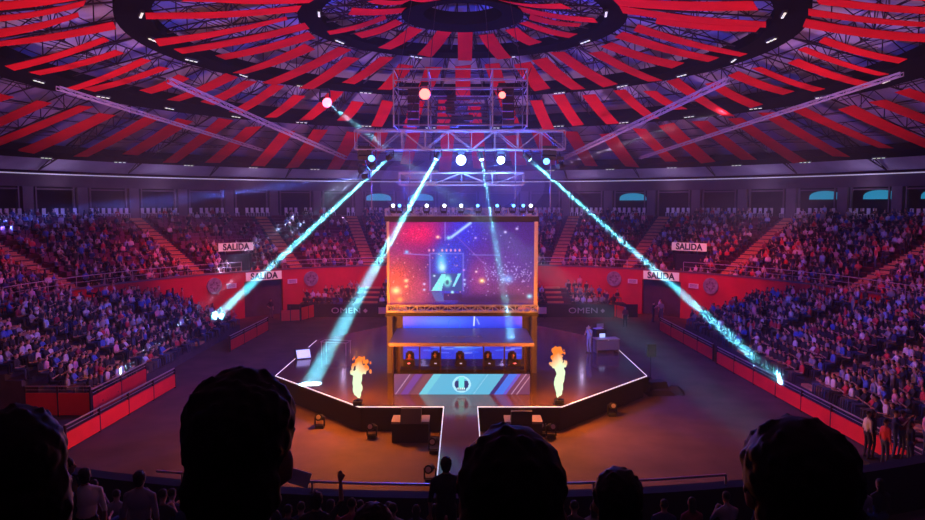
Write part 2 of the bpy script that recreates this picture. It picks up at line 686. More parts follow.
# red barriers
def barrier(p, q, label, h=0.72, rail=True, group='red barriers round the arena floor'):
    p, q = Vector(p), Vector(q)
    c = (p + q) / 2
    t = empty('barrier', c, label=label, cat='barrier', group=group)
    d = q - p
    ang = math.atan2(d.y, d.x)
    t.rotation_euler = (0, 0, ang)
    L = d.length
    MB().box((0, 0, 0.08 + h / 2), (L, 0.08, h)).build('board', 'redboard', parent=t)
    if rail:
        b = MB()
        b.tube((-L / 2, 0.0, h + 0.42), (L / 2, 0.0, h + 0.42), 0.035)
        b.tube((-L / 2, 0.0, h + 0.24), (L / 2, 0.0, h + 0.24), 0.015)
        b.build('rail', 'rail', parent=t)
    n = max(2, int(L / 2.5))
    for i in range(n + 1):
        x = -L / 2 + L * i / n
        MB().box((x, -0.06 if False else 0.0, (h + 0.42) / 2), (0.07, 0.1, h + 0.42)).build('post', 'truss_dark', parent=t)
    return t


barrier(atz(66, 452, 0), atz(175, 388, 0), 'long red barrier with steel rail before the left stand, near part')
barrier(atz(230, 352, 0), atz(268, 331, 0), 'short red barrier with rail before the left stand, far part')
barrier(atz(660, 331, 0), atz(713, 361, 0), 'red barrier with rail before the right stand, far part')
barrier(atz(717, 364, 0), (17.5, -19.0, 0), 'long red barrier with steel rail before the right stand, near part')
barrier(atz(281, 322, 0), atz(300, 321, 0), 'low red board panel by the left tunnel, straight one', 0.95, False)
barrier(atz(301, 321, 0), atz(315, 317, 0), 'low red board panel by the left tunnel, angled one', 1.1, False)
barrier(atz(609, 316, 0), atz(625, 320, 0), 'low red board panel by the right tunnel', 1.1, False)
barrier((-18.3, -9.2, 0), (-21.5, -9.2, 0), 'red board closing the near end of the left stand', 1.1, True)
barrier((-18.3, -9.1, 0), (-18.3, -3.2, 0), 'red board standing before the front row of the left stand', 0.9, True)

# corner platform at near right
t = empty('corner_platform', (16.6, -19.8, 0), label='dark low platform with standing people at the near corner of the right stand', cat='platform')
MB().box((0, 0, 0.55), (3.8, 4.6, 1.1)).build('deck', 'drape', parent=t)

# ================================================================== ROOF
for k, (rr, w, h, lab) in enumerate(((3.0, 1.3, 0.8, 'small black ring beam round the hub of the dome'),
                                     (9.0, 1.3, 0.55, 'black ring catwalk closest around the dome hub'),
                                     (18.0, 1.7, 0.6, 'black ring catwalk under the dome, second out from the hub'),
                                     (26.0, 2.0, 0.6, 'wide black ring catwalk under the dome, third out from the hub'),
                                     (39.0, 1.7, 0.6, 'outermost black ring catwalk just inside the eaves'))):
    z = zroof(rr)
    m = MB()
    sl = 0.12 if k < 3 else 0.25
    m.lathe([(rr - w / 2, z + 0.3 + sl * w / 2), (rr + w / 2, z + 0.3 - sl * w / 2), (rr + w / 2, z - h + 0.3 - sl * w / 2), (rr - w / 2, z - h + 0.3 + sl * w / 2)], 0, 2 * PI, 96, True)
    m.build('ring_catwalk', 'catwalk', label=lab, cat='catwalk', group='ring catwalks of the dome')


def roof_where(d):
    """place of a roof bay, d degrees from straight behind the hub"""
    return 'behind the hub' if abs(d) < 1 else ('%s of centre' % side(d))


NT = 32
for k in range(NT):
    d = (k + 0.5) * 360 / NT
    d = d - 360 if d > 180 else d
    if abs(d) > 150:
        continue
    m = MB()
    rs = [3.2, 5, 7, 9, 11, 13.5, 16, 18, 20, 22, 24, 26, 28.2, 30.4, 32.6, 34.8, 37, 39, 41.2, 43.2]
    B = [pol(r, d, zroof(r)) for r in rs]
    T = [pol(r, d, zshell(r) - 0.15) for r in rs]
    for j in range(len(rs) - 1):
        m.tube(B[j], B[j + 1], 0.06)
        m.tube(T[j], T[j + 1], 0.05)
        m.tube(B[j], T[j + 1], 0.035)
        m.tube(T[j], B[j + 1], 0.035)
        m.tube(B[j], T[j], 0.035)
    idx = int(abs(d) // (360 / NT)) + 1
    m.build('roof_truss', 'truss_dark', label='dark steel lattice rib of the dome, %s rib %s of the hall axis' % (ordn(idx), side(d)), cat='roof truss', group='radial roof trusses')
for k, rr in enumerate((6.0, 13.5, 22.0, 30.0, 34.5)):
    m = MB()
    n = 64 if rr > 15 else 32
    for i in range(n):
        a, b = i * 360 / n, (i + 1) * 360 / n
        c = (a + b) / 2
        zb, zt = zroof(rr) - 0.05, zshell(rr) - 0.2
        m.tube(pol(rr, a, zb), pol(rr, b, zb), 0.045)
        m.tube(pol(rr, a, zt), pol(rr, b, zt), 0.045)
        m.tube(pol(rr, a, zb), pol(rr, c, zt), 0.03)
        m.tube(pol(rr, c, zt), pol(rr, b, zb), 0.03)
        m.tube(pol(rr, a, zb), pol(rr + 3, b, zshell(rr + 3) - 0.2), 0.03)
        m.tube(pol(rr, b, zb), pol(rr + 3, a, zshell(rr + 3) - 0.2), 0.03)
    m.build('lattice_ring', 'truss_dark', label='dark lattice ring girder under the dome, %s out from the hub' % ordn(k + 1), cat='lattice girder', group='lattice ring girders')

# red fabric panels
BAND = [(3.6, 8.0, 16, 0.0, 1.0, 'innermost band'), (10.2, 17.0, 32, 0.0, 1.2, 'second band'), (19.4, 25.0, 48, 0.5, 1.15, 'third band'), (28.0, 37.8, 56, 0.5, 1.45, 'outermost band')]
for bi, (r0, r1, n, off, w, nm) in enumerate(BAND):
    for k in range(n):
        d = (k + off) * 360 / n
        d = d - 360 if d > 180.01 else d
        # skip what cannot be seen (above and behind the camera)
        pr = [proj(pol(r, d, zroof(r) - 0.5)) for r in (r0, r1)]
        if not any(p and -80 < p[0] < 1005 and p[1] > -60 for p in pr):
            continue
        m = MB()
        N = 7
        tw0, tw1 = random.uniform(-0.12, 0.12), random.uniform(-0.12, 0.12)
        shift = random.uniform(-0.3, 0.3)
        dip = random.uniform(-0.1, 0.7)
        rr0, rr1 = r0 + random.uniform(-0.9, 1.1), r1 + random.uniform(-1.3, 0.7)
        ww = w * random.uniform(0.9, 1.12)
        vs = []
        for j in range(N + 1):
            t = j / N
            r = rr0 + (rr1 - rr0) * t
            z = zroof(r) - 0.35 - 0.12 * math.sin(PI * t) - dip * t
            tw = tw0 + (tw1 - tw0) * t
            rad = pol(1, d)
            tan = Vector((rad.y, -rad.x, 0))
            c = pol(r, d, z) + tan * shift
            for zz in (0.03, 0):
                for s_ in (-1, 1):
                    vs.append(c + tan * s_ * ww / 2 * math.cos(tw) + Vector((0, 0, zz + s_ * ww / 2 * math.sin(tw))))
        fs = []
        for j in range(N):
            a = 4 * j
            b = a + 4
            fs += [(a, a + 1, b + 1, b), (a + 3, a + 2, b + 2, b + 3), (a + 1, a + 3, b + 3, b + 1), (a + 2, a, b, b + 2)]
        fs += [(0, 2, 3, 1), (4 * N, 4 * N + 1, 4 * N + 3, 4 * N + 2)]
        m.add(vs, fs)
        if abs(d) < 0.5:
            lab = 'red fabric roof strip of the %s, straight behind the dome hub' % nm
        elif abs(abs(d) - 180) < 0.5:
            lab = 'red fabric roof strip of the %s, straight before the dome hub' % nm
        else:
            lab = 'red fabric roof strip of the %s, %s one %s from the hall axis' % (nm, ordn(int(abs(d) / (360 / n) - off + 1e-6) + (1 if off else 0)), side(d))
        m.build('roof_panel', 'panel', label=lab, cat='roof panel', group='red fabric strips of the %s' % nm)

# lamp clusters on the catwalks
lc = MB()
lc.box((0, 0, 0), (1.1, 0.2, 0.12))
lens = MB()
for j in range(3):
    lens.box((-0.36 + 0.36 * j, 0, -0.08), (0.22, 0.1, 0.05))
lcm, lensm = lc.mesh('housing', 'black'), lens.mesh('lens', 'lens_warm')
for rr, n, nm in ((9.0, 8, 'second'), (18.0, 20, 'third'), (26.0, 26, 'fourth'), (39.0, 36, 'outermost')):
    for k in range(n):
        d = (k + 0.5) * 360 / n
        d = d - 360 if d > 180 else d
        p = pol(rr - 0.4, d, zroof(rr) - 0.5)
        q = proj(p)
        if not q or not (-20 < q[0] < 945) or q[1] < -15:
            continue
        o = empty('roof_floodlight', p, -R(d) + random.uniform(-.3, .3), label='white floodlight row under the %s roof ring, %s %s of the hall axis' % (nm, ordn(int(abs(d) / (360 / n)) + 1), side(d)), cat='floodlight', group='floodlights under the roof rings')
        for nme, me in (('housing', lcm), ('lens', lensm)):
            c = bpy.data.objects.new(nme, me)
            c.parent = o
            COL.objects.link(c)


# ------------------------------------------------------------------ trusses
def box_truss(p, q, w, h, bay, r=0.035, name='lighting_truss', label=None, m='alu', group=None, rw=None):
    """horizontal box truss centred on p-q"""
    p, q = Vector(p), Vector(q)
    c = (p + q) / 2
    d = q - p
    L = d.length
    o = empty(name, c, label=label, cat='truss', group=group)
    o.rotation_euler = d.to_track_quat('X', 'Z').to_euler()
    b = MB()
    wv = MB()
    for y in (-w / 2, w / 2):
        for z in (-h / 2, h / 2):
            b.tube((-L / 2, y, z), (L / 2, y, z), r)
    n = max(2, round(L / bay))
    rw = rw or r * 0.6
    for i in range(n):
        xa, xb = -L / 2 + L * i / n, -L / 2 + L * (i + 1) / n
        z0, z1 = (-h / 2, h / 2) if i % 2 else (h / 2, -h / 2)
        for y in (-w / 2, w / 2):
            wv.tube((xa, y, z0), (xb, y, z1), rw)
        wv.tube((xa, -w / 2, h / 2), (xb, w / 2, h / 2), rw)
        wv.tube((xa, -w / 2, -h / 2), (xb, w / 2, -h / 2), rw)
    for i in range(n + 1):
        x = -L / 2 + L * i / n
        for y in (-w / 2, w / 2):
            wv.tube((x, y, -h / 2), (x, y, h / 2), rw)
    b.build('chords', m, parent=o)
    wv.build('lattice', m, parent=o)
    return o


# long straight trusses hung under the dome
for (a, da, b, db, nm) in (((168, 80), 42, (346, 158), 72, 'left of the rig, inner one'), ((58, 88), 40, (262, 150), 70, 'left of the rig, outer one'),
                           ((728, 80), 42, (560, 160), 72, 'right of the rig, inner one'), ((902, 74), 40, (640, 158), 70, 'right of the rig, outer one')):
    inner = 'inner' in nm
    box_truss(at(*a, da), at(*b, db), 0.22, 0.3 if inner else 0.2, 1.4, 0.035 if inner else 0.03, 'roof_hung_truss', 'long straight pale truss hung under the dome, ' + nm, 'frame', 'straight trusses under the dome', rw=0.02)

# stage rig
DS = 38.0
YS = DS - 43


def X(px, D=DS):
    return (px - 462.5) / F * D


def Z(py, D=DS):
    return at(462.5, py, D).z


rig1 = box_truss((X(357), YS, (Z(131) + Z(150)) / 2), (X(563), YS, (Z(131) + Z(150)) / 2), 0.9, Z(131) - Z(150), 1.3, 0.04, label='main silver lighting truss hung over the stage tower', group='stage rig trusses')
box_truss((X(400), YS, (Z(173) + Z(185)) / 2), (X(523), YS, (Z(173) + Z(185)) / 2), 0.8, Z(173) - Z(185), 1.6, 0.035, label='shorter silver truss hung below the main lighting truss', group='stage rig trusses')
box_truss((X(386), YS + 0.1, (Z(209) + Z(216)) / 2), (X(537), YS + 0.1, (Z(209) + Z(216)) / 2), 0.6, Z(209) - Z(216), 0.5, 0.045, label='thin silver truss running along the top of the big screen', group='stage rig trusses')
box_truss((X(387), YS - 0.35, (Z(304) + Z(311)) / 2), (X(538), YS - 0.35, (Z(304) + Z(311)) / 2), 0.4, Z(304) - Z(310), 0.42, 0.035, label='bright silver truss along the bottom edge of the big screen', group='stage rig trusses')
# upper cage
t = empty('rigging_cage', (0, YS, Z(128)), label='tall open cage of pale tubes hung above the main lighting truss', cat='rigging cage')
inv = -Vector((0, YS, Z(128)))
for px in (397, 430, 491, 524):
    for yy in (-1.4, 1.4):
        b = MB()
        b.tube(Vector((X(px), YS + yy, Z(130))) + inv, Vector((X(px), YS + yy, Z(74))) + inv, 0.045)
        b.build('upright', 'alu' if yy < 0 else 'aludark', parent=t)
for py in (74, 85, 92, 128):
    b = MB()
    for yy in (-1.4, 1.4):
        b.tube(Vector((X(397), YS + yy, Z(py))) + inv, Vector((X(524), YS + yy, Z(py))) + inv, 0.04)
    for px in (397, 430, 491, 524):
        b.tube(Vector((X(px), YS - 1.4, Z(py))) + inv, Vector((X(px), YS + 1.4, Z(py))) + inv, 0.03)
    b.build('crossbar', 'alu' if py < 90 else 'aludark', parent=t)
b = MB()
for px in range(400, 524, 14):
    for j, (a0, a1) in enumerate(((86, 104), (104, 86), (104, 122), (122, 104))):
        b.tube(Vector((X(px), YS + 1.4, Z(a0))) + inv, Vector((X(px + 12), YS + 1.4, Z(a1))) + inv, 0.025)
for px in (398, 412, 510, 520):
    for py in (72, 96):
        b.tube(Vector((X(px), YS - 1.2, Z(py))) + inv, Vector((X(px + 8), YS - 1.2, Z(py + 22))) + inv, 0.03)
        b.tube(Vector((X(px + 8), YS - 1.2, Z(py))) + inv, Vector((X(px), YS - 1.2, Z(py + 22))) + inv, 0.03)
b.build('bracing', 'truss_dark', parent=t)
for nm, a, c, (z0, z1) in (('left', 397, 430, (86, 127)), ('right', 492, 524, (86, 127)), ('middle', 432, 490, (94, 127))):
    t = empty('speaker_array', (X((a + c) / 2), YS + 0.3, Z(z1)), label='dark hanging loudspeaker cluster in the rigging cage, %s one' % nm, cat='loudspeaker', group='dark units hung in the rigging cage')
    H = Z(z0) - Z(z1)
    n = 5
    wv = X(c) - X(a)
    for j in range(n):
        b = MB()
        if nm == 'middle':
            b.tube((-wv * 0.46, -0.2, H * (j + 0.5) / n), (wv * 0.46, -0.2, H * (j + 0.5) / n), 0.05)
            b.tube((-wv * 0.46, 0.3, H * (j + 0.5) / n), (wv * 0.46, 0.3, H * (j + 0.5) / n), 0.05)
            b.box((wv * random.uniform(-.3, .3), 0, H * (j + 0.5) / n), (0.5, 0.3, 0.3))
            b.build('bar', 'truss_dark', parent=t)
        else:
            b.box((0, 0.1 * j, H * (j + 0.5) / n), (0.62, 0.45, H / n * 0.8))
            b.tube((-wv * 0.4, 0.1, H * (j + 0.5) / n), (wv * 0.4, 0.1, H * (j + 0.5) / n), 0.03)
            b.build('cabinet', 'truss_dark', parent=t)
# suspension cables
for px in (400, 430, 490, 521):
    m = MB()
    x = X(px)
    m.tube((x, YS, Z(74)), (x * 0.8, YS + 2.0, zroof(4) + 0.3), 0.02)
    m.build('suspension_cable', 'truss_dark', label='thin steel cable from the dome to the rigging cage, upright at %s' % {400: 'its outer left', 430: 'its inner left', 490: 'its inner right', 521: 'its outer right'}[px], cat='cable', group='cables to the rigging cage')
for px in (372, 410, 515, 550):
    m = MB()
    m.tube((X(px), YS, Z(150)), (X(px), YS, Z(209)), 0.025)
    m.build('suspension_cable', 'aludark', label='thin cable down from the main truss to the screen truss, %s' % {372: 'outer left', 410: 'inner left', 515: 'inner right', 550: 'outer right'}[px], cat='cable', group='cables below the main truss')

# ------------------------------------------------------------------ lamps
LIGHTS = 1.0
HAZE = 0.001


def light(name, kind, loc, power, color, target=None, size=0.1, cone=None, blend=0.3, parent=None):
    if name == 'beam':
        kind = 'AREA'
        size = 0.16
    l = bpy.data.lights.new(name, kind)
    l.energy = power * LIGHTS
    if name == 'beam':
        l.spread = R(cone)
    l.color = color
    if kind in ('SPOT', 'POINT'):
        l.shadow_soft_size = size
    if kind == 'SPOT':
        l.spot_size = R(cone)
        l.spot_blend = blend
    if kind == 'AREA':
        l.shape = 'DISK'
        l.size = size
    o = bpy.data.objects.new(name, l)
    o.location = loc
    if target is not None:
        o.rotation_euler = (Vector(target) - Vector(loc)).to_track_quat('-Z', 'Y').to_euler()
    COL.objects.link(o)
    return o


def moving_head(loc, target, label, group, lensm='lens_cyan', sc=1.0, up=False, hang=True, lensr=0.11):
    """base, yoke, head and lens; loc is the pivot of the head"""
    loc = Vector(loc)
    t = empty('moving_head_light', loc, label=label, cat='stage light', group=group)
    s_ = 1 if hang else -1
    MB().box((0, 0, s_ * 0.42 * sc), (0.36 * sc, 0.3 * sc, 0.14 * sc)).build('base', 'black', parent=t)
    b = MB()
    for x in (-1, 1):
        b.box((x * 0.2 * sc, 0, s_ * 0.17 * sc), (0.05 * sc, 0.12 * sc, 0.42 * sc))
    b.box((0, 0, s_ * 0.35 * sc), (0.42 * sc, 0.12 * sc, 0.05 * sc))
    b.build('yoke', 'black', parent=t)
    d = (Vector(target) - loc).normalized()
    hd_ = MB().tube(-d * 0.2 * sc, d * 0.2 * sc, 0.13 * sc, 12, 0.16 * sc).build('head', 'black', parent=t)
    MB().tube(d * 0.2 * sc, d * 0.23 * sc, lensr * sc, 12).build('lens', lensm, parent=hd_)
    return t, loc + d * 0.3 * sc


CY = (0.14, 0.62, 0.85)


def smoke_mat(name, dens, g=0.0):
    m = bpy.data.materials.new(name)
    m.use_nodes = True
    nt = m.node_tree
    nt.nodes.clear()
    oo = nt.nodes.new('ShaderNodeOutputMaterial')
    vs = nt.nodes.new('ShaderNodeVolumeScatter')
    vs.inputs['Density'].default_value = dens
    vs.inputs['Color'].default_value = (1, 1, 1, 1)
    vs.inputs['Anisotropy'].default_value = g
    nt.links.new(vs.outputs[0], oo.inputs['Volume'])
    return m


SM_BEAM = smoke_mat('beam_smoke', 0.0022)
SM_FAINT = smoke_mat('faint_smoke', 0.0022)


def beam_smoke_cone(q, tg, cone, label, m=None):  # smoke shaped to the light cone, added so the beam shows
    q, tg = Vector(q), Vector(tg)
    d = tg - q
    L = d.length
    k = math.tan(R(cone / 2)) * 1.15
    a, b = q + d * 0.01, q + d * 0.985
    MB().tube(a, b, 0.09, 14, L * k + 0.09).build('smoke', m or SM_BEAM, kind='stuff', label=label, cat='smoke')

BM = 0.10
BEAMS = [
    # source px, source D, target, cone deg, power, label
    ((390, 157), DS, at(215, 318, 55), 1.9, 17000, 'at the outer end of the main truss, beam to the left stand'),
    ((438, 156), DS, atz(296, 408, 0.0), 4.4, 52000, 'on the main truss, wide pale beam down to the left stage corner'),
    ((481, 156), DS, at(512, 340, 35), 2.4, 10000, 'on the main truss, short beam crossing the big screen'),
    ((527, 157), DS, at(757, 360, 40), 2.2, 19000, 'on the main truss, long beam down to the right stand'),
]
for (s_, D, tg, cone, pw, lab) in BEAMS:
    p = at(*s_, D)
    t, q = moving_head(p, tg, 'small moving head ' + lab, 'beam lights on the main truss')
    light('beam', 'SPOT', q, pw * BM, CY, tg, 0.05, cone, 0.35)
    beam_smoke_cone(q, tg, cone, 'smoke cone added for the lamp ' + lab.split(',')[0].replace('wide pale ', '') + ', ' + lab.split(',')[1].strip())
# beams without a bright lamp: from the clusters at the truss ends
for (s_, D, tg, cone, pw, col, lab) in [
    ((372, 166), DS, at(95, 392, 38), 1.7, 9000, (0.35, 0.6, 0.9), 'in the left end cluster, faint beam to near crowd'),
    ((362, 170), DS, at(222, 268, 62), 1.5, 6000, (0.45, 0.5, 0.95), 'in the left end cluster, faint beam to the upper left stand'),
    ((366, 176), DS + 1, at(20, 219, 56), 3.0, 7000, (0.08, 0.14, 1.0), 'in the left end cluster, flat deep blue beam'),
    ((325, 101), 46, at(380, 143, 40), 3.0, 6000, (0.3, 0.7, 1.0), 'high under the dome left of the rig, red glowing housing'),
    ((560, 166), DS, at(745, 104, 60), 1.6, 2500, (0.7, 0.5, 0.75), 'in the right end cluster, faint beam up to the roof'),
]:
    p = at(*s_, D)
    t, q = moving_head(p, tg, 'lamp ' + lab, 'beam lights at the truss ends', 'lens_blue' if s_[0] != 325 else 'lens_red', lensr=0.12 if s_[0] != 325 else 0.2, sc=1.0 if s_[0] != 325 else 1.6)
    light('beam', 'SPOT', q, pw * BM * 0.35, col, tg, 0.05, cone, 0.35)
    beam_smoke_cone(q, tg, cone, 'faint smoke cone added for the lamp ' + lab.split(',')[0] + ', ' + lab.split(',')[1].strip() if ',' in lab else lab, SM_FAINT)
# big glowing lamps facing the hall
for px, py, lr, lab in ((461, 160, 0.26, 'brightest'), (501, 160, 0.2, 'second brightest')):
    p = at(px, py, DS)
    t, q = moving_head(p, CAM, 'round white blue lamp facing the hall below the main truss, %s of the pair' % lab, 'round lamps facing the hall', 'lens_white', lensr=lr)
    light('flood', 'POINT', q + Vector((0, -0.3, -0.1)), 700, (0.12, 0.35, 1.0), None, 0.2)
for px, py, D_, lm, lab in ((425, 93, DS - 1.3, 'lens_red', 'larger, near the cage left upright'), (502, 94, DS - 1.3, 'lens_red', 'smaller, near the cage right upright'),
                        (372, 157, DS, 'lens_blue', 'left end of the main truss'), (546, 160, DS, 'lens_blue', 'right end of the main truss')):
    p = at(px, py, D_)
    t, q = moving_head(p, p + Vector((0.0, -1, -0.4)), '%s lamp, %s' % ('red glowing' if lm == 'lens_red' else 'blue glowing', lab), 'coloured lamps on the rig', lm, lensr=0.26 if px == 425 else 0.16, sc=1.1)
# row of lamps on the screen truss
for i, px in enumerate((394, 400, 410, 427, 444, 461, 478, 497, 512, 522, 530)):
    p = Vector((X(px), YS - 0.35, Z(206)))
    lm = 'lens_white' if px in (394, 427, 444, 461, 530) else 'lens_blue'
    t, q = moving_head(p, p + Vector((random.uniform(-0.3, 0.3), -1, 0.1)), '%s spotlight on top of the screen truss, %s from the left end' % ('white' if lm == 'lens_white' else 'dim blue', ordn(i + 1)), 'spotlights along the screen truss', lm, sc=0.8, hang=False, lensr=0.11)
# truss end clusters
for px, nm in ((365, 'left'), (549, 'right')):
    t = empty('line_array', at(px, 150, DS), label='cluster of black loudspeaker boxes hanging from the %s end of the main truss' % nm, cat='loudspeaker', group='loudspeaker clusters at the truss ends')
    for j in range(3):
        rot = Matrix.Rotation(0.12 * j, 3, 'X')
        MB().box((0, 0.05 * j * j * 0.3, 0.1 - 0.24 * j), (0.75, 0.5, 0.21), mtx=rot).build('cabinet', 'black', parent=t)

# ================================================================== STAGE
SH = 1.2
OCT = [(-4.75, -11.6), (4.55, -11.6), (9.95, -5.8), (9.95, 4.2), (5.9, 9.8), (-5.9, 9.8), (-9.95, 4.2), (-10.1, -5.8)]
t = empty('stage', (0, 0, 0), label='large black octagonal stage with pale lit edge in the arena centre', cat='stage')
m = MB().prism(OCT, SH - 0.12, SH)
m.build('deck', 'stage', parent=t)
m = MB().prism([(x * 0.985, y * 0.985) for x, y in OCT], 0.0, SH - 0.12)
m.build('skirt', 'drape', parent=t)
for i in range(len(OCT)):
    a, b = Vector((*OCT[i], SH - 0.01)), Vector((*OCT[(i + 1) % len(OCT)], SH - 0.01))
    if i == 0:
        for p, q in ((a, Vector((-0.85, -11.6, SH - 0.01))), (Vector((0.68, -11.6, SH - 0.01)), b)):
            MB().tube(p, q, 0.03).build('edge_strip', 'strip', parent=t)
    elif i == 4:
        continue
    else:
        MB().tube(a, b, 0.03 if i not in (3, 5) else 0.012).build('edge_strip', 'strip', parent=t)
t = empty('catwalk', (0, -15, 0), label='narrow black walkway with blue lit edges running from the stage front towards the near stand', cat='walkway')
MB().box((-0.09, -0.65, SH - 0.07), (1.52, 8.1, 0.12)).build('deck', 'stage', parent=t)
MB().box((-0.09, -0.65, (SH - 0.13) / 2), (1.44, 8.1, SH - 0.13)).build('skirt', 'drape', parent=t)
for x in (-0.86, 0.69):
    MB().tube((x, 3.38, SH - 0.01), (x, -4.7, SH - 0.01), 0.028).build('edge_strip', 'strip_blue', parent=t)


# ---- painted LED pictures
def led(name, W, H, fn, w, h, parent, loc, rx=PI / 2):
    """grid mesh in its own plane, coloured by corner attribute from fn(u,v)"""
    xs = np.linspace(-w / 2, w / 2, W + 1)
    ys = np.linspace(-h / 2, h / 2, H + 1)
    gx, gy = np.meshgrid(xs, ys)
    v = np.stack([gx.ravel(), gy.ravel(), np.zeros(gx.size)], 1)
    idx = np.arange((W + 1) * (H + 1)).reshape(H + 1, W + 1)
    f = np.stack([idx[:-1, :-1].ravel(), idx[:-1, 1:].ravel(), idx[1:, 1:].ravel(), idx[1:, :-1].ravel()], 1)
    me = bpy.data.meshes.new(name)
    me.from_pydata(v.tolist(), [], f.tolist())
    u = (np.arange(W) + 0.5) / W
    vv = (np.arange(H) + 0.5) / H
    U, V = np.meshgrid(u, vv)
    c = np.clip(fn(U, V), 0, 1).reshape(-1, 3) ** 2.2
    at_ = me.color_attributes.new('col', 'FLOAT_COLOR', 'CORNER')
    cc = np.ones((len(c), 4, 4), dtype=np.float32)
    cc[:, :, :3] = c[:, None, :]
    at_.data.foreach_set('color', cc.ravel())
    me.materials.append(M['screen'])
    o = bpy.data.objects.new(name, me)
    COL.objects.link(o)
    o.parent = parent
    o.location = loc
    o.rotation_euler = (rx, 0, 0)
    return o


def blob(U, V, cx, cy, rx, ry, p=1.0):
    return np.exp(-(((U - cx) / rx) ** 2 + ((V - cy) / ry) ** 2) ** p)[..., None]


def line(U, V, a, b, w):
    ax, ay, bx, by = a[0] * 1.78, a[1], b[0] * 1.78, b[1]
    x, y = U * 1.78, V
    dx, dy = bx - ax, by - ay
    t = np.clip(((x - ax) * dx + (y - ay) * dy) / (dx * dx + dy * dy), 0, 1)
    d = np.hypot(x - ax - t * dx, y - ay - t * dy)
    return np.exp(-(d / w) ** 2)[..., None]


def poly(U, V, pts):
    """inside a convex polygon, counter-clockwise"""
    ins = np.ones_like(U, bool)
    for (x0, y0), (x1, y1) in zip(pts, pts[1:] + pts[:1]):
        ins &= ((x1 - x0) * (V - y0) - (y1 - y0) * (U - x0)) >= 0
    return ins[..., None].astype(float)


def over(img, col, a):
    return img * (1 - a) + np.array(col) * a


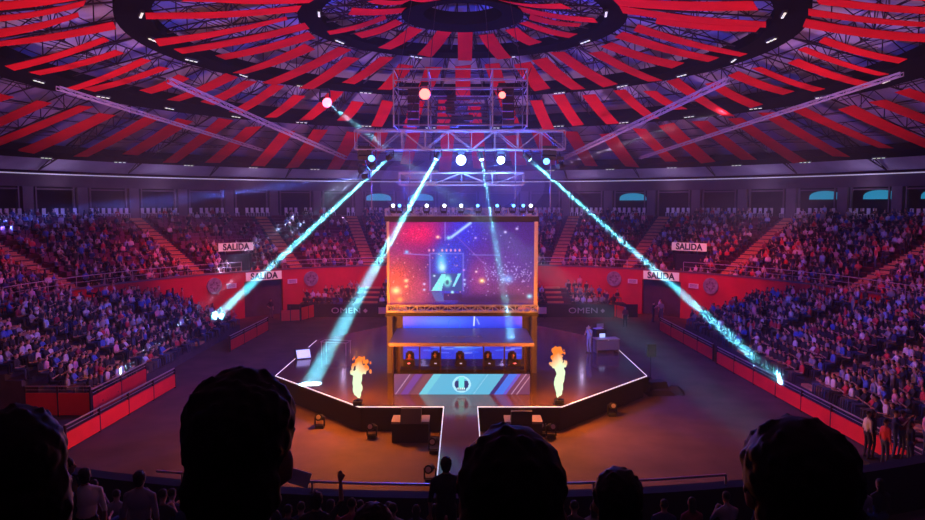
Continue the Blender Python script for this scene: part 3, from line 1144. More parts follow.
def pic_main(U, V):
    r0 = np.random.default_rng(9)
    img = np.zeros(U.shape + (3,)) + np.array((0.17, 0.09, 0.42))
    img = over(img, (0.86, 0.08, 0.36), blob(U, V, 0.22, 0.86, 0.28, 0.24))
    img = over(img, (0.45, 0.12, 0.5), blob(U, V, 0.10, 0.62, 0.25, 0.12) * 0.7)
    img = over(img, (0.92, 0.30, 0.28), blob(U, V, 0.04, 0.28, 0.16, 0.33))
    img = over(img, (0.80, 0.25, 0.42), blob(U, V, 0.22, 0.2, 0.1, 0.25) * 0.6)
    img = over(img, (0.12, 0.20, 0.86), blob(U, V, 0.52, 0.88, 0.16, 0.3) * 0.9)
    img = over(img, (0.08, 0.24, 0.80), blob(U, V, 0.42, 0.42, 0.14, 0.42, 2))
    img = over(img, (0.60, 0.22, 0.50), blob(U, V, 0.63, 0.32, 0.1, 0.24))
    img = over(img, (0.36, 0.24, 0.62), blob(U, V, 0.80, 0.5, 0.2, 0.4) * 0.7)
    img = over(img, (0.42, 0.20, 0.42), blob(U, V, 0.80, 0.16, 0.2, 0.14) * 0.8)
    img = over(img, (0.10, 0.07, 0.32), line(U, V, (0.5, 0.05), (1.0, 0.08), 0.06))
    img = img * (0.82 + 0.36 * r0.random(U.shape)[..., None])
    # beams in the picture
    img = over(img, (0.65, 0.8, 0.98), line(U, V, (0.43, 0.82), (0.56, 0.99), 0.018))
    img = over(img, (0.55, 0.5, 0.9), line(U, V, (0.385, 1.0), (0.385, 0.78), 0.006) * 0.8)
    img = over(img, (0.55, 0.45, 0.85), line(U, V, (0.10, 0.62), (0.28, 0.60), 0.006) * 0.9)
    img = over(img, (0.45, 0.5, 0.9), line(U, V, (0.57, 0.605), (0.76, 0.60), 0.006) * 0.7)
    img = over(img, (0.6, 0.4, 0.8), line(U, V, (0.47, 0.82), (0.75, 0.33), 0.006) * 0.5)
    # tower in the picture
    fr = np.maximum.reduce([line(U, V, (0.28, 0.17), (0.28, 0.62), 0.008), line(U, V, (0.51, 0.17), (0.51, 0.62), 0.008), line(U, V, (0.28, 0.62), (0.51, 0.62), 0.008)])
    img = over(img, (0.5, 0.5, 0.9), fr * 0.7)
    img = over(img, (0.35, 0.75, 0.95), blob(U, V, 0.36, 0.52, 0.035, 0.12))
    img = over(img, (0.75, 0.95, 0.95), blob(U, V, 0.365, 0.45, 0.025, 0.05))
    img = over(img, (0.10, 0.30, 0.55), poly(U, V, [(0.29, 0.17), (0.50, 0.17), (0.50, 0.38), (0.29, 0.38)]) * 0.8)
    img = over(img, (0.45, 0.88, 0.90), poly(U, V, [(0.29, 0.17), (0.36, 0.17), (0.39, 0.37), (0.36, 0.37)]))
    img = over(img, (0.45, 0.85, 0.95), poly(U, V, [(0.435, 0.22), (0.45, 0.22), (0.495, 0.38), (0.475, 0.38)]))
    img = over(img, (0.50, 0.95, 0.90), blob(U, V, 0.40, 0.29, 0.03, 0.075, 2))
    img = over(img, (0.08, 0.35, 0.5), blob(U, V, 0.40, 0.27, 0.013, 0.03, 2))
    img = over(img, (0.6, 0.9, 0.9), blob(U, V, 0.435, 0.15, 0.012, 0.02, 2))
    img = over(img, (0.2, 0.45, 0.7), poly(U, V, [(0.32, 0.04), (0.38, 0.04), (0.36, 0.15), (0.29, 0.15)]) * 0.6)
    img = over(img, (0.06, 0.08, 0.3), poly(U, V, [(0.375, 0.05), (0.5, 0.05), (0.5, 0.14), (0.375, 0.14)]) * 0.7)
    # bright lamps
    r = np.random.default_rng(5)
    for cx, cy, s_, c in [(0.335, 0.82, 0.022, (1, 0.55, 0.55)), (0.335, 0.82, 0.01, (1, 0.95, 0.9)), (0.41, 0.81, 0.022, (0.6, 0.9, 1)), (0.115, 0.29, 0.022, (1, 0.85, 0.6)), (0.115, 0.22, 0.016, (1, 0.8, 0.55)),
                          (0.045, 0.17, 0.045, (1, 0.9, 0.6)), (0.64, 0.29, 0.03, (1, 0.75, 0.45)), (0.64, 0.29, 0.012, (1, 1, 0.8)), (0.24, 0.25, 0.014, (0.8, 0.8, 1)), (0.24, 0.18, 0.014, (0.75, 0.8, 1)),
                          (0.31, 0.35, 0.012, (0.8, 0.95, 1)), (0.60, 0.40, 0.012, (1, 0.85, 0.9)), (0.515, 0.42, 0.01, (0.9, 0.6, 1)), (0.80, 0.88, 0.014, (0.85, 0.8, 1)), (0.88, 0.92, 0.014, (0.85, 0.8, 1)), (0.595, 0.81, 0.012, (0.8, 0.7, 1)), (0.82, 0.31, 0.05, (0.45, 0.65, 0.95)),
                          (0.97, 0.10, 0.03, (0.4, 0.85, 0.95)), (0.07, 0.06, 0.03, (0.95, 0.6, 0.35)), (0.12, 0.64, 0.02, (0.5, 0.75, 1)), (0.52, 0.30, 0.012, (0.7, 0.85, 1)), (0.52, 0.25, 0.012, (0.7, 0.85, 1))]:
        img = over(img, c, blob(U, V, cx, cy, s_ * 0.7, s_))
    for k in range(8):
        img = over(img, (0.9, 0.6, 0.75), blob(U, V, 0.275 + 0.03 * k, 0.66, 0.007, 0.018, 2) * (0 if k == 2 else 1))
    for k in range(230):
        big = k < 130
        cx, cy = (r.uniform(0.66, 0.98), r.normal(0.37, 0.07)) if big else (r.uniform(0.02, 0.98), r.uniform(0.1, 0.95))
        b = r.uniform(0.5, 1.0)
        img = over(img, (0.75, 0.78, 1.0) if cx > 0.5 else (1, 0.7, 0.75), blob(U, V, cx, cy, 0.004, 0.007) * b)
    return img


def pic_fascia(U, V):
    img = np.zeros(U.shape + (3,)) + np.array((0.36, 0.20, 0.34))
    k = U - V * 0.11            # slanting coordinate

    def band(a, b, c, al=1.0):
        nonlocal img
        s_ = ((k > a) & (k < b))[..., None] * al
        img = over(img, c, s_)
    band(-0.2, 0.03, (0.34, 0.22, 0.40))
    band(0.045, 0.10, (0.36, 0.22, 0.55))
    band(0.005, 0.012, (0.75, 0.6, 0.75), 0.8)
    band(0.12, 0.18, (0.42, 0.25, 0.32))
    band(0.18, 0.70, (0.30, 0.66, 0.80))
    band(0.185, 0.24, (0.36, 0.74, 0.82))
    band(0.45, 0.56, (0.34, 0.70, 0.84), 0.6)
    band(0.58, 0.585, (0.65, 0.82, 0.92), 0.7)
    band(0.70, 0.735, (0.06, 0.12, 0.42))
    band(0.735, 0.80, (0.14, 0.42, 0.85))
    band(0.80, 0.825, (0.35, 0.3, 0.75))
    band(0.86, 0.867, (0.78, 0.62, 0.78), 0.8)
    band(0.90, 0.906, (0.85, 0.65, 0.75), 0.8)
    a = 6.0
    x, y = (U - 0.497) * a, V - 0.5
    rr = np.hypot(x, y)
    ring = (np.abs(rr - 0.36) < 0.05)[..., None]
    img = over(img, (0.62, 0.86, 0.95), ring * 1.0)
    wing = ((rr < 0.31) & (np.abs(x) > 0.13) & (y < 0.16) & (y > -0.2) & (np.abs(x) - 0.1 > np.abs(y) * 0.1))[..., None]
    img = over(img, (0.03, 0.2, 0.42), wing * 1.0)
    body = ((np.abs(x) < 0.13) & (y > -0.22) & (y < 0.36))[..., None]
    img = over(img, (0.40, 0.85, 0.86), body * 1.0)
    base = ((np.abs(x) < 0.2) & (y < -0.16) & (y > -0.3))[..., None]
    img = over(img, (0.05, 0.2, 0.4), base * 0.8)
    dots = ((np.abs(x) < 0.17) & (np.abs(y + 0.22) < 0.05) & (np.mod(x * 14, 1) > 0.35))[..., None]
    img = over(img, (0.8, 0.95, 0.95), dots * 1.0)
    return img


def pic_back(U, V):
    r = np.random.default_rng(3)
    img = np.zeros(U.shape + (3,)) + np.array((0.12, 0.2, 0.66))
    img = over(img, (0.22, 0.36, 0.80), blob(U, V, 0.3, 0.85, 0.25, 0.15))
    img = over(img, (0.16, 0.10, 0.5), blob(U, V, 0.2, 0.45, 0.3, 0.2) * 0.8)
    img = over(img, (0.10, 0.08, 0.45), blob(U, V, 0.8, 0.5, 0.3, 0.2) * 0.8)
    for k in range(60):
        cx, cy = r.uniform(0, 1), r.uniform(0.08, 0.62)
        c = (0.6, 0.62, 0.95) if r.random() < 0.6 else (0.2, 0.45, 0.95)
        img = over(img, c, line(U, V, (cx - r.uniform(0.01, 0.07), cy), (cx + r.uniform(0.01, 0.07), cy + r.uniform(-0.02, 0.03)), 0.012) * r.uniform(0.3, 0.8))
    img = over(img, (0.70, 0.72, 0.98), line(U, V, (0.36, 0.475), (0.66, 0.51), 0.02))
    img = over(img, (0.72, 0.75, 1.0), line(U, V, (0.60, 0.95), (0.595, 0.75), 0.01))
    img = over(img, (0.45, 0.5, 0.95), line(U, V, (0.62, 0.9), (0.64, 0.78), 0.01))
    img = over(img, (0.35, 0.65, 0.95), blob(U, V, 0.5, 0.3, 0.12, 0.1) * 0.6)
    ring = np.abs(np.hypot((U - 0.43) * 2.6, V - 0.78) - 0.13) < 0.012
    img = over(img, (0.1, 0.3, 0.6), ring[..., None] * 0.8)
    return img * 1.35


# tower with the big screen
t = empty('screen_tower', (0, YS, SH), label='tall tower of pale cladding and black frame carrying the screens on the stage', cat='tower')
xl, xr = X(386.5), X(537.5)
for x, sgn in ((xl, 1), (xr, -1)):
    MB().box((x + sgn * 0.15, 0.25, (Z(312) - SH) / 2), (0.3, 0.9, Z(312) - SH)).build('side_post', 'tower', parent=t)
    MB().box((x + sgn * 0.62, 0.75, (Z(312) - SH) / 2), (0.66, 0.15, Z(312) - SH)).build('side_panel', 'tower', parent=t)
MB().box(((xl + xr) / 2, 0.2, (Z(311) + Z(316)) / 2 - SH), (xr - xl + 0.1, 1.0, Z(311) - Z(315))).build('crossbeam', 'black', parent=t)
for x in (xl + 0.1, xr - 0.1):
    MB().box((x, 0.9, (Z(218) + Z(312)) / 2 - SH), (0.2, 0.3, Z(218) - Z(312))).build('upright', 'truss_dark', parent=t)
t = empty('big_screen', (0, YS - 0.1, Z(304)), label='huge LED screen showing a live picture of the stage and crowd', cat='screen')
w_, h_ = X(534) - X(389.5), Z(222) - Z(304)
xc = (X(534) + X(389.5)) / 2
led('picture', 232, 132, pic_main, w_, h_, t, (xc, -0.09, h_ / 2))
b = MB()
b.box((xc, 0, h_ / 2), (w_ + 0.05, 0.14, h_ + 0.05))
b.build('backing', 'black', parent=t)
for x, ww in ((X(388.3), 0.14), (X(535.8), 0.2)):
    MB().box((x, -0.02, h_ / 2), (ww, 0.24, h_ + 0.1)).build('frame_side', 'frame', parent=t)
MB().box((xc, 0.0, h_ + 0.17), (w_ + 0.5, 0.3, 0.28)).build('frame_top', 'black', parent=t)
t = empty('back_screen', (0, YS + 0.3, 1.9), label='wide blue LED screen behind the players, under the big screen', cat='screen')
zb = Z(315) - 1.9
w_ = X(523) - X(402)
led('picture', 180, 90, pic_back, w_, zb, t, ((X(523) + X(402)) / 2, -0.08, zb / 2))
MB().box(((X(523) + X(402)) / 2, 0, zb / 2), (w_, 0.12, zb)).build('backing', 'black', parent=t)

# players' booth
DB = 33.5
YB = DB - 43
t = empty('player_booth', (0, YB, SH), label='glass fronted players booth with dark flat roof on the stage', cat='booth')


def XB(px):
    return X(px, DB)


def ZB(py):
    return Z(py, DB) - SH


fz = Z(374, DB) - SH
MB().box(((XB(393) + XB(531)) / 2, 2.0, 0.17), (XB(531) - XB(393), 3.9, 0.34)).build('platform', 'black', parent=t)
MB().box(((XB(393) + XB(531)) / 2, 0.04, fz / 2), (XB(531) - XB(393), 0.08, fz)).build('fascia_backing', 'black', parent=t)
rz_ = ZB(343)
pts = [(XB(388), 0.0), (XB(535), 0.0), (XB(535) - 0.02, 4.1), (XB(388) + 0.02, 4.1)]
MB().prism([(x, y) for x, y in pts], rz_ - 0.17, rz_).build('roof', 'booth', parent=t)
lettering('\u25c2 \u039bEONE', (0, 1.8, rz_ + 0.01), 0.42, (0, 0, 0), 'rail', t, 0.004, sx=1.5).location = (-0.25, 1.6, rz_ + 0.012)
for px in (391.5, 398, 419, 440, 484, 505, 526, 532.5):
    MB().box((XB(px), 0.06, (fz + rz_ - 0.17) / 2), (0.07, 0.07, rz_ - 0.17 - fz)).build('post', 'truss_dark', parent=t)
for px in (389.5, 534.0):
    MB().box((XB(px), 3.9, (rz_ - 0.17) / 2), (0.1, 0.1, rz_ - 0.17)).build('post', 'truss_dark', parent=t)
for a, b in ((390, 440), (440, 484), (484, 534)):
    MB().box(((XB(a) + XB(b)) / 2, 0.03, (fz + rz_ - 0.17) / 2), (XB(b) - XB(a) - 0.05, 0.012, rz_ - 0.17 - fz)).build('glass_pane', 'glass', parent=t)
o = led('fascia_screen', 240, 42, pic_fascia, XB(531) - XB(393), fz, t, ((XB(393) + XB(531)) / 2, -0.01, fz / 2))
# long desk
t = empty('player_desk', (0, YB + 0.95, SH + 0.34), label='long dark desk inside the glass booth', cat='desk')
MB().box((0, 0, 0.72), (6.2, 0.75, 0.05)).build('desktop', 'black', parent=t)
MB().box((0, -0.3, 0.35), (6.2, 0.04, 0.68)).build('front_panel', 'black', parent=t)
for x in (-3.0, 3.0):
    MB().box((x, 0, 0.35), (0.06, 0.7, 0.7)).build('leg', 'black', parent=t)

# ================================================================== PEOPLE
SKIN, SHIRT, PANT, HAIR, SHOE = range(5)


def tcap(mb, p, q, r0, r1):
    p, q = Vector(p), Vector(q)
    L = (q - p).length
    n = max(2, int(L / (min(r0, r1) * 0.7)) + 1)
    for i in range(n):
        t_ = i / (n - 1)
        mb.sphere(p + (q - p) * t_, r0 + (r1 - r0) * t_, 5)


def fig(bones, ell, voxel, tris, name):
    """continuous surface over tapered bones and ellipsoids; returns (verts, tris, region per vertex)"""
    mb = MB()
    for (p, q, r0, r1, reg) in bones:
        tcap(mb, p, q, r0, r1)
    for (c, sc, reg) in ell:
        mb.sphere(c, 1.0, 8 if tris else 20, sc)
    me = mb.mesh(name, 'cloth')
    ob = bpy.data.objects.new('tmp_fig', me)
    COL.objects.link(ob)
    md = ob.modifiers.new('r', 'REMESH')
    md.mode = 'VOXEL'
    md.voxel_size = voxel
    md.use_smooth_shade = True
    sm = ob.modifiers.new('s', 'SMOOTH')
    sm.factor = 0.5
    sm.iterations = 3
    dg = bpy.context.evaluated_depsgraph_get()
    m2 = bpy.data.meshes.new_from_object(ob.evaluated_get(dg))
    ob.modifiers.clear()
    ob.data = m2
    if tris and len(m2.polygons) * 2 > tris:
        dc = ob.modifiers.new('d', 'DECIMATE')
        dc.ratio = tris / (len(m2.polygons) * 2.0)
        dg = bpy.context.evaluated_depsgraph_get()
        m3 = bpy.data.meshes.new_from_object(ob.evaluated_get(dg))
    else:
        m3 = m2
    bpy.data.objects.remove(ob)
    m3.calc_loop_triangles()
    n = len(m3.vertices)
    co = np.empty(n * 3)
    m3.vertices.foreach_get('co', co)
    co = co.reshape(-1, 3)
    tr_ = np.empty(len(m3.loop_triangles) * 3, dtype=np.int32)
    m3.loop_triangles.foreach_get('vertices', tr_)
    tr_ = tr_.reshape(-1, 3)
    best = np.full(n, 1e9)
    reg = np.zeros(n, int)
    for (p, q, r0, r1, rg) in bones:
        p_, q_ = np.array(p, float), np.array(q, float)
        d = q_ - p_
        L2 = max(1e-9, (d * d).sum())
        t_ = np.clip(((co - p_) @ d) / L2, 0, 1)
        dist = np.linalg.norm(co - p_ - t_[:, None] * d, axis=1) - (r0 + (r1 - r0) * t_)
        k = dist < best
        best[k] = dist[k]
        reg[k] = rg
    for (c, sc, rg) in ell:
        q_ = (co - np.array(c, float)) / np.array(sc, float)
        l_ = np.linalg.norm(q_, axis=1)
        dist = (l_ - 1) * min(sc)
        k = dist < best
        best[k] = dist[k]
        reg[k] = rg
    return co, tr_, reg


def body(pose='sit', arms='lap', hands=False, head=True, hair=True, lean=0.0, turn=0.0, female=False):
    """figure facing -Y, origin at the floor; returns bones and ellipsoids"""
    B, E = [], []
    sit = pose == 'sit'
    hz = 0.50 if sit else 0.95            # hip height
    W = 0.17 if female else 0.185
    hip = Vector((0, 0.0, hz))
    dl = Vector((0, -lean, 0))
    chest = hip + Vector((0, 0, 0.42)) + dl
    neck = hip + Vector((0, 0.01, 0.55)) + dl * 1.25
    hd = hip + Vector((0, -0.02, 0.70)) + dl * 1.5
    for s_ in (-1, 1):
        h = hip + Vector((s_ * 0.09, 0, 0))
        if sit:
            kn = h + Vector((s_ * 0.05, -0.44, 0.03))
            an = Vector((kn.x, kn.y - 0.02, 0.08))
        else:
            kn = h + Vector((s_ * 0.015, -0.03, -0.43))
            an = Vector((kn.x + s_ * 0.01, 0.03, 0.08))
        B.append((h, kn, 0.088, 0.06, PANT))
        B.append((kn, an, 0.058, 0.04, PANT))
        B.append((an + Vector((0, 0.03, -0.035)), an + Vector((s_ * 0.02, -0.16, -0.045)), 0.042, 0.034, SHOE))
        sh = chest + Vector((s_ * W, 0, 0.03))
        a = arms if isinstance(arms, str) else arms[0 if s_ < 0 else 1]
        if a == 'lap':
            el = sh + Vector((s_ * 0.06, -0.03, -0.29))
            wr = el + Vector((-s_ * 0.10, -0.23, 0.02))
        elif a == 'down':
            el = sh + Vector((s_ * 0.06, 0.02, -0.30))
            wr = el + Vector((s_ * 0.0, -0.06, -0.25))
        elif a == 'up':
            el = sh + Vector((s_ * 0.14, -0.10, 0.20))
            wr = el + Vector((-s_ * 0.02, -0.05, 0.26))
        elif a == 'clap':
            el = sh + Vector((s_ * 0.07, -0.14, -0.22))
            wr = el + Vector((-s_ * 0.17, -0.18, 0.13))
        elif a == 'mic':
            el = sh + Vector((s_ * 0.08, -0.1, -0.27))
            wr = Vector((s_ * 0.06, hd.y - 0.17, hd.z - 0.12))
        elif a == 'photo':
            el = sh + Vector((s_ * 0.08, -0.2, -0.12))
            wr = el + Vector((-s_ * 0.16, -0.18, 0.22))
        else:                       # hip
            el = sh + Vector((s_ * 0.16, 0.08, -0.24))
            wr = el + Vector((-s_ * 0.14, -0.12, -0.14))
        B.append((chest + Vector((s_ * 0.04, 0, 0.10)), sh, 0.06, 0.062, SHIRT))
        B.append((sh, el, 0.058, 0.043, SHIRT))
        B.append((el, wr, 0.041, 0.028, SKIN))
        d = (wr - el).normalized()
        pl = wr + d * 0.08
        B.append((wr, pl, 0.026, 0.036, SKIN))
        if hands:
            up_ = d.cross(Vector((s_, 0, 0)))
            if up_.length < 0.2:
                up_ = Vector((0, -1, 0))
            up_.normalize()
            w_ = d.cross(up_).normalized()
            for j, L in enumerate((0.072, 0.082, 0.076, 0.06)):
                a0 = pl + w_ * (j - 1.5) * 0.021
                a1 = a0 + d * L * 0.55 + up_ * 0.008
                a2 = a1 + d * L * 0.4 - up_ * 0.028
                B.append((a0, a1, 0.0105, 0.0095, SKIN))
                B.append((a1, a2, 0.0095, 0.008, SKIN))
            th = wr + d * 0.03 - w_ * 0.03
            B.append((th, th + d * 0.04 - w_ * 0.03, 0.013, 0.011, SKIN))
            B.append((th + d * 0.04 - w_ * 0.03, th + d * 0.07 - w_ * 0.028, 0.011, 0.009, SKIN))
        else:
            B.append((pl, pl + d * 0.06, 0.034, 0.02, SKIN))
    B.append((hip + Vector((-0.06, 0, 0.02)), hip + Vector((0.06, 0, 0.02)), 0.12, 0.12, PANT))
    E.append((hip + Vector((0, 0, 0.20)) + dl * 0.45, (0.155 if not female else 0.14, 0.115, 0.22), SHIRT))
    E.append((chest + Vector((0, 0, -0.04)), (0.185 if not female else 0.165, 0.13, 0.19), SHIRT))
    B.append((chest + Vector((0, 0.01, 0.08)), neck + Vector((0, 0, 0.0)), 0.085, 0.058, SHIRT))
    B.append((neck + Vector((0, 0, -0.02)), hd + Vector((0, 0.01, -0.05)), 0.056, 0.055, SKIN))
    if head:
        E.append((hd + Vector((0, 0.005, 0.02)), (0.077, 0.096, 0.105), SKIN))
        E.append((hd + Vector((0, -0.02, -0.055)), (0.056, 0.065, 0.065), SKIN))
        E.append((hd + Vector((0, -0.098, -0.005)), (0.014, 0.02, 0.026), SKIN))
        for s_ in (-1, 1):
            E.append((hd + Vector((s_ * 0.08, 0.012, 0.0)), (0.012, 0.02, 0.033), SKIN))
        if hair:
            E.append((hd + Vector((0, 0.022, 0.045)), (0.086, 0.098, 0.094), HAIR))
            if female:
                E.append((hd + Vector((0, 0.06, -0.06)), (0.08, 0.06, 0.15), HAIR))
    return B, E, hd


PROTO = {}
for nm, kw in dict(sit=dict(), sitclap=dict(arms='clap'), situp=dict(arms=('up', 'lap')), sitfem=dict(female=True, lean=0.04), sitlean=dict(lean=0.1, arms='clap'),
                   stand=dict(pose='stand', arms='down'), standup=dict(pose='stand', arms=('photo', 'photo')), standhip=dict(pose='stand', arms=('hip', 'down'), female=True)).items():
    Bn, El, hd = body(**kw)
    PROTO[nm] = fig(Bn, El, 0.022, 900, nm)
LOW = {}
for nm in ('sit', 'sitclap', 'sitfem', 'situp', 'stand'):
    kw = dict(sit=dict(), sitclap=dict(arms='clap'), sitfem=dict(female=True, lean=0.04), situp=dict(arms=('up', 'lap')), stand=dict(pose='stand', arms='down'))[nm]
    Bn, El, hd = body(**kw)
    LOW[nm] = fig(Bn, El, 0.035, 110, nm + '_far')

SKINS = [(0.50, 0.30, 0.21), (0.38, 0.21, 0.14), (0.60, 0.40, 0.30)]
SHIRTS = {'white': (0.62, 0.62, 0.65), 'black': (0.02, 0.02, 0.025), 'red': (0.55, 0.04, 0.05), 'blue': (0.06, 0.14, 0.5), 'grey': (0.28, 0.28, 0.3), 'navy': (0.02, 0.03, 0.12), 'pink': (0.75, 0.35, 0.42), 'pale blue': (0.4, 0.55, 0.78), 'maroon': (0.22, 0.02, 0.05)}
SW = {'white': 0.13, 'black': 0.5, 'red': 0.1, 'blue': 0.08, 'grey': 0.1, 'navy': 0.08, 'pink': 0.03, 'pale blue': 0.04, 'maroon': 0.05}
PANTS = [(0.02, 0.03, 0.07), (0.015, 0.015, 0.018), (0.10, 0.09, 0.09), (0.05, 0.08, 0.18)]


def regcol(reg, shirt, skin, pant, hair=(0.012, 0.008, 0.007)):
    tab = np.array([skin, shirt, pant, hair, (0.05, 0.05, 0.05)])
    return tab[reg]


def mk_mesh(name, co, tri, colv):
    me = bpy.data.meshes.new(name)
    me.vertices.add(len(co))
    me.vertices.foreach_set('co', co.astype(np.float32).ravel())
    me.loops.add(len(tri) * 3)
    me.loops.foreach_set('vertex_index', tri.astype(np.int32).ravel())
    me.polygons.add(len(tri))
    me.polygons.foreach_set('loop_start', np.arange(0, len(tri) * 3, 3, dtype=np.int32))
    me.update(calc_edges=True)
    a = me.color_attributes.new('col', 'FLOAT_COLOR', 'POINT')
    c = np.ones((len(co), 4), dtype=np.float32)
    c[:, :3] = colv
    a.data.foreach_set('color', c.ravel())
    me.polygons.foreach_set('use_smooth', np.ones(len(tri), bool))
    me.materials.append(M['cloth'])
    return me


# ---- seating positions
cand = []     # (pos, facing rz, region text, row, seat no, proto choice set)
sk = [s_ for s_ in STAIRS]
for i in range(NROW):
    r_ = R0 + DR * i + 0.42
    step = math.degrees(0.56 / r_)
    n = int(2 * 106 / step)
    for k in range(n):
        d = -106 + k * step
        if min(abs(d - s_) for s_ in STAIRS) < 1.8:
            continue
        if 0 < i <= 5 and abs(abs(d) - 41.5) < 3.2:
            continue
        if abs(d) < 6.2 and i > 0:      # nothing seen behind the tower
            continue
        p = pol(r_, d + random.uniform(-0.15, 0.15), rowz(i))
        occ = 0.86
        if -50 < d < -18:
            occ = 0.22 if i > 7 else 0.7
        if -72 < d <= -50:
            occ = 0.55 if i > 4 else 0.8
        if d <= -72:
            occ = 0.8
        if 18 < d < 50 and i > 10:
            occ = 0.6
        pr = proj(p)
        if not pr or not (-15 < pr[0] < 940):
            continue
        if random.random() > occ:
            cand.append(('empty', p, d, i, k))
            continue
        cand.append(('upper', p, -R(d), i, k, d))
for s_ in (-1, 1):
    for k in range(12):
        x = 18.5 + 0.82 * k + 0.4
        lim = math.sqrt(28.6 ** 2 - (x + 0.5) ** 2)
        y0, y1 = (-9.0 if s_ < 0 else -22.4), 14.3
        y0, y1 = max(y0, -lim), min(y1, lim)
        j = 0
        y = y0 + 0.35
        while y < y1 - 0.2:
            j += 1
            st = (-14, -6, 3) if s_ > 0 else (-3, 6)
            if min(abs(y - q) for q in st) > 0.85 and random.random() < 0.93:
                p = Vector((s_ * x, y + random.uniform(-.08, .08), 0.55 + 0.3 * k))
                pr = proj(p)
                if pr and -15 < pr[0] < 940:
                    # face the stage
                    fx = -p.x
                    fy = -3 - p.y
                    cand.append(('lowerL' if s_ < 0 else 'lowerR', p, math.atan2(fx, -fy) * 0 + math.atan2(fy * 0.5, fx) + PI / 2, k, j, 0))
            y += 0.55
for s_ in (-1, 1):
    for k in range(5):
        yy = 22.3 + 0.9 * k + 0.5
        xo = min(15.3 if k < 3 else 13.3 - (k - 3) * 2, math.sqrt(28.5 ** 2 - (yy + 0.5) ** 2))
        x = 4.8
        j = 0
        while x < xo:
            j += 1
            if abs(x - 8.9) > 1.0 and random.random() < 0.9:
                cand.append(('backL' if s_ < 0 else 'backR', Vector((s_ * x, yy, 0.7 + 0.36 * k)), 0, k, j, 0))
            x += 0.56

people = [c for c in cand if c[0] != 'empty']
empties = [c for c in cand if c[0] == 'empty']


def dist(c):
    return (c[1] - CAM).length


NAMES = {'upper': 'upper stand', 'lowerL': 'left lower stand', 'lowerR': 'right lower stand', 'backL': 'stand behind the stage, left part', 'backR': 'stand behind the stage, right part'}
people.sort(key=dist)
N_IND = 262
near, far = people[:N_IND], people[N_IND:]
shirt_names = list(SW)
shirt_p = np.array([SW[k] for k in shirt_names])
shirt_p = shirt_p / shirt_p.sum()
VM = {}
protos_sit = ['sit', 'sitclap', 'situp', 'sitfem', 'sitlean', 'standup']
pp = [0.34, 0.2, 0.08, 0.2, 0.12, 0.06]
POSE = {'sit': 'seated with hands in lap', 'sitclap': 'seated and clapping', 'situp': 'seated with one arm raised', 'sitfem': 'long-haired and seated', 'sitlean': 'seated leaning forward', 'standup': 'standing and holding up a phone', 'stand': 'standing with arms down', 'standhip': 'standing with hand on hip'}


def person_mesh(pose, sh, sk_i, pa):
    key = (pose, sh, sk_i, pa)
    if key not in VM:
        co, tri, reg = PROTO[pose]
        VM[key] = mk_mesh('person', co, tri, regcol(reg, SHIRTS[sh], SKINS[sk_i], PANTS[pa]))
    return VM[key]


def add_person(p, rz, pose, sh, label, group, sc=1.0, name='person'):
    o = bpy.data.objects.new(name, person_mesh(pose, sh, random.randrange(3), random.randrange(4)))
    o.location = p
    o.rotation_euler = (0, 0, rz)
    o.scale = (sc,) * 3
    COL.objects.link(o)
    return tag(o, label, 'person', group)


# seat ordinal counted in each row among the individual people
near.sort(key=lambda c: (c[0], c[3], c[4]))
cnt = {}
for c in near:
    reg_, p, rz, row, seat_ = c[:5]
    sd = reg_ if reg_ != 'upper' else ('upper' + side(c[5]))
    cnt[(sd, row)] = cnt.get((sd, row), 0) + 1
    kth = cnt[(sd, row)]
    pose = np.random.default_rng(row * 1000 + seat_).choice(protos_sit, p=pp)
    sh = rng.choice(shirt_names, p=shirt_p)
    place = NAMES[reg_] if reg_ != 'upper' else '%s half of the upper stand' % side(c[5])
    lab = 'person in %s top, %s, %s row of the %s, %s along' % (sh, POSE[pose].replace(' with hands in lap', ''), ordn(row + 1), place, ordn(kth))
    if len(lab.split()) > 16:
        lab = 'person in %s top, %s row of the %s, %s along' % (sh, ordn(row + 1), place, ordn(kth))
    add_person(p - Vector((0, 0, 0.02 if 'stand' in pose else 0.06)), rz, str(pose), str(sh), lab, 'spectators in the ' + place, random.uniform(0.92, 1.04))

# the rest of the crowd: one object
vs_, ts_, cs_ = [], [], []
base = 0
lows = list(LOW)
for c in far:
    reg_, p, rz = c[:3]
    nm = lows[rng.choice(5, p=[0.4, 0.22, 0.25, 0.08, 0.05])]
    co, tri, rg = LOW[nm]
    sc = random.uniform(0.9, 1.05)
    a = rz + random.uniform(-0.6, 0.6)
    p = p + Vector((random.uniform(-.1, .1), random.uniform(-.1, .1), 0))
    ca, sa = math.cos(a) * sc, math.sin(a) * sc
    x = co[:, 0] * ca - co[:, 1] * sa + p.x
    y = co[:, 0] * sa + co[:, 1] * ca + p.y
    z = co[:, 2] * sc + p.z - 0.05
    vs_.append(np.stack([x, y, z], 1))
    ts_.append(tri + base)
    base += len(co)
    sh = rng.choice(shirt_names, p=shirt_p)
    cs_.append(regcol(rg, SHIRTS[str(sh)], SKINS[rng.integers(3)], PANTS[rng.integers(4)]))
crowd = bpy.data.objects.new('crowd', mk_mesh('crowd', np.concatenate(vs_), np.concatenate(ts_), np.concatenate(cs_)))
COL.objects.link(crowd)
tag(crowd, 'distant spectators filling the stands all round the arena', 'crowd', None, 'stuff')

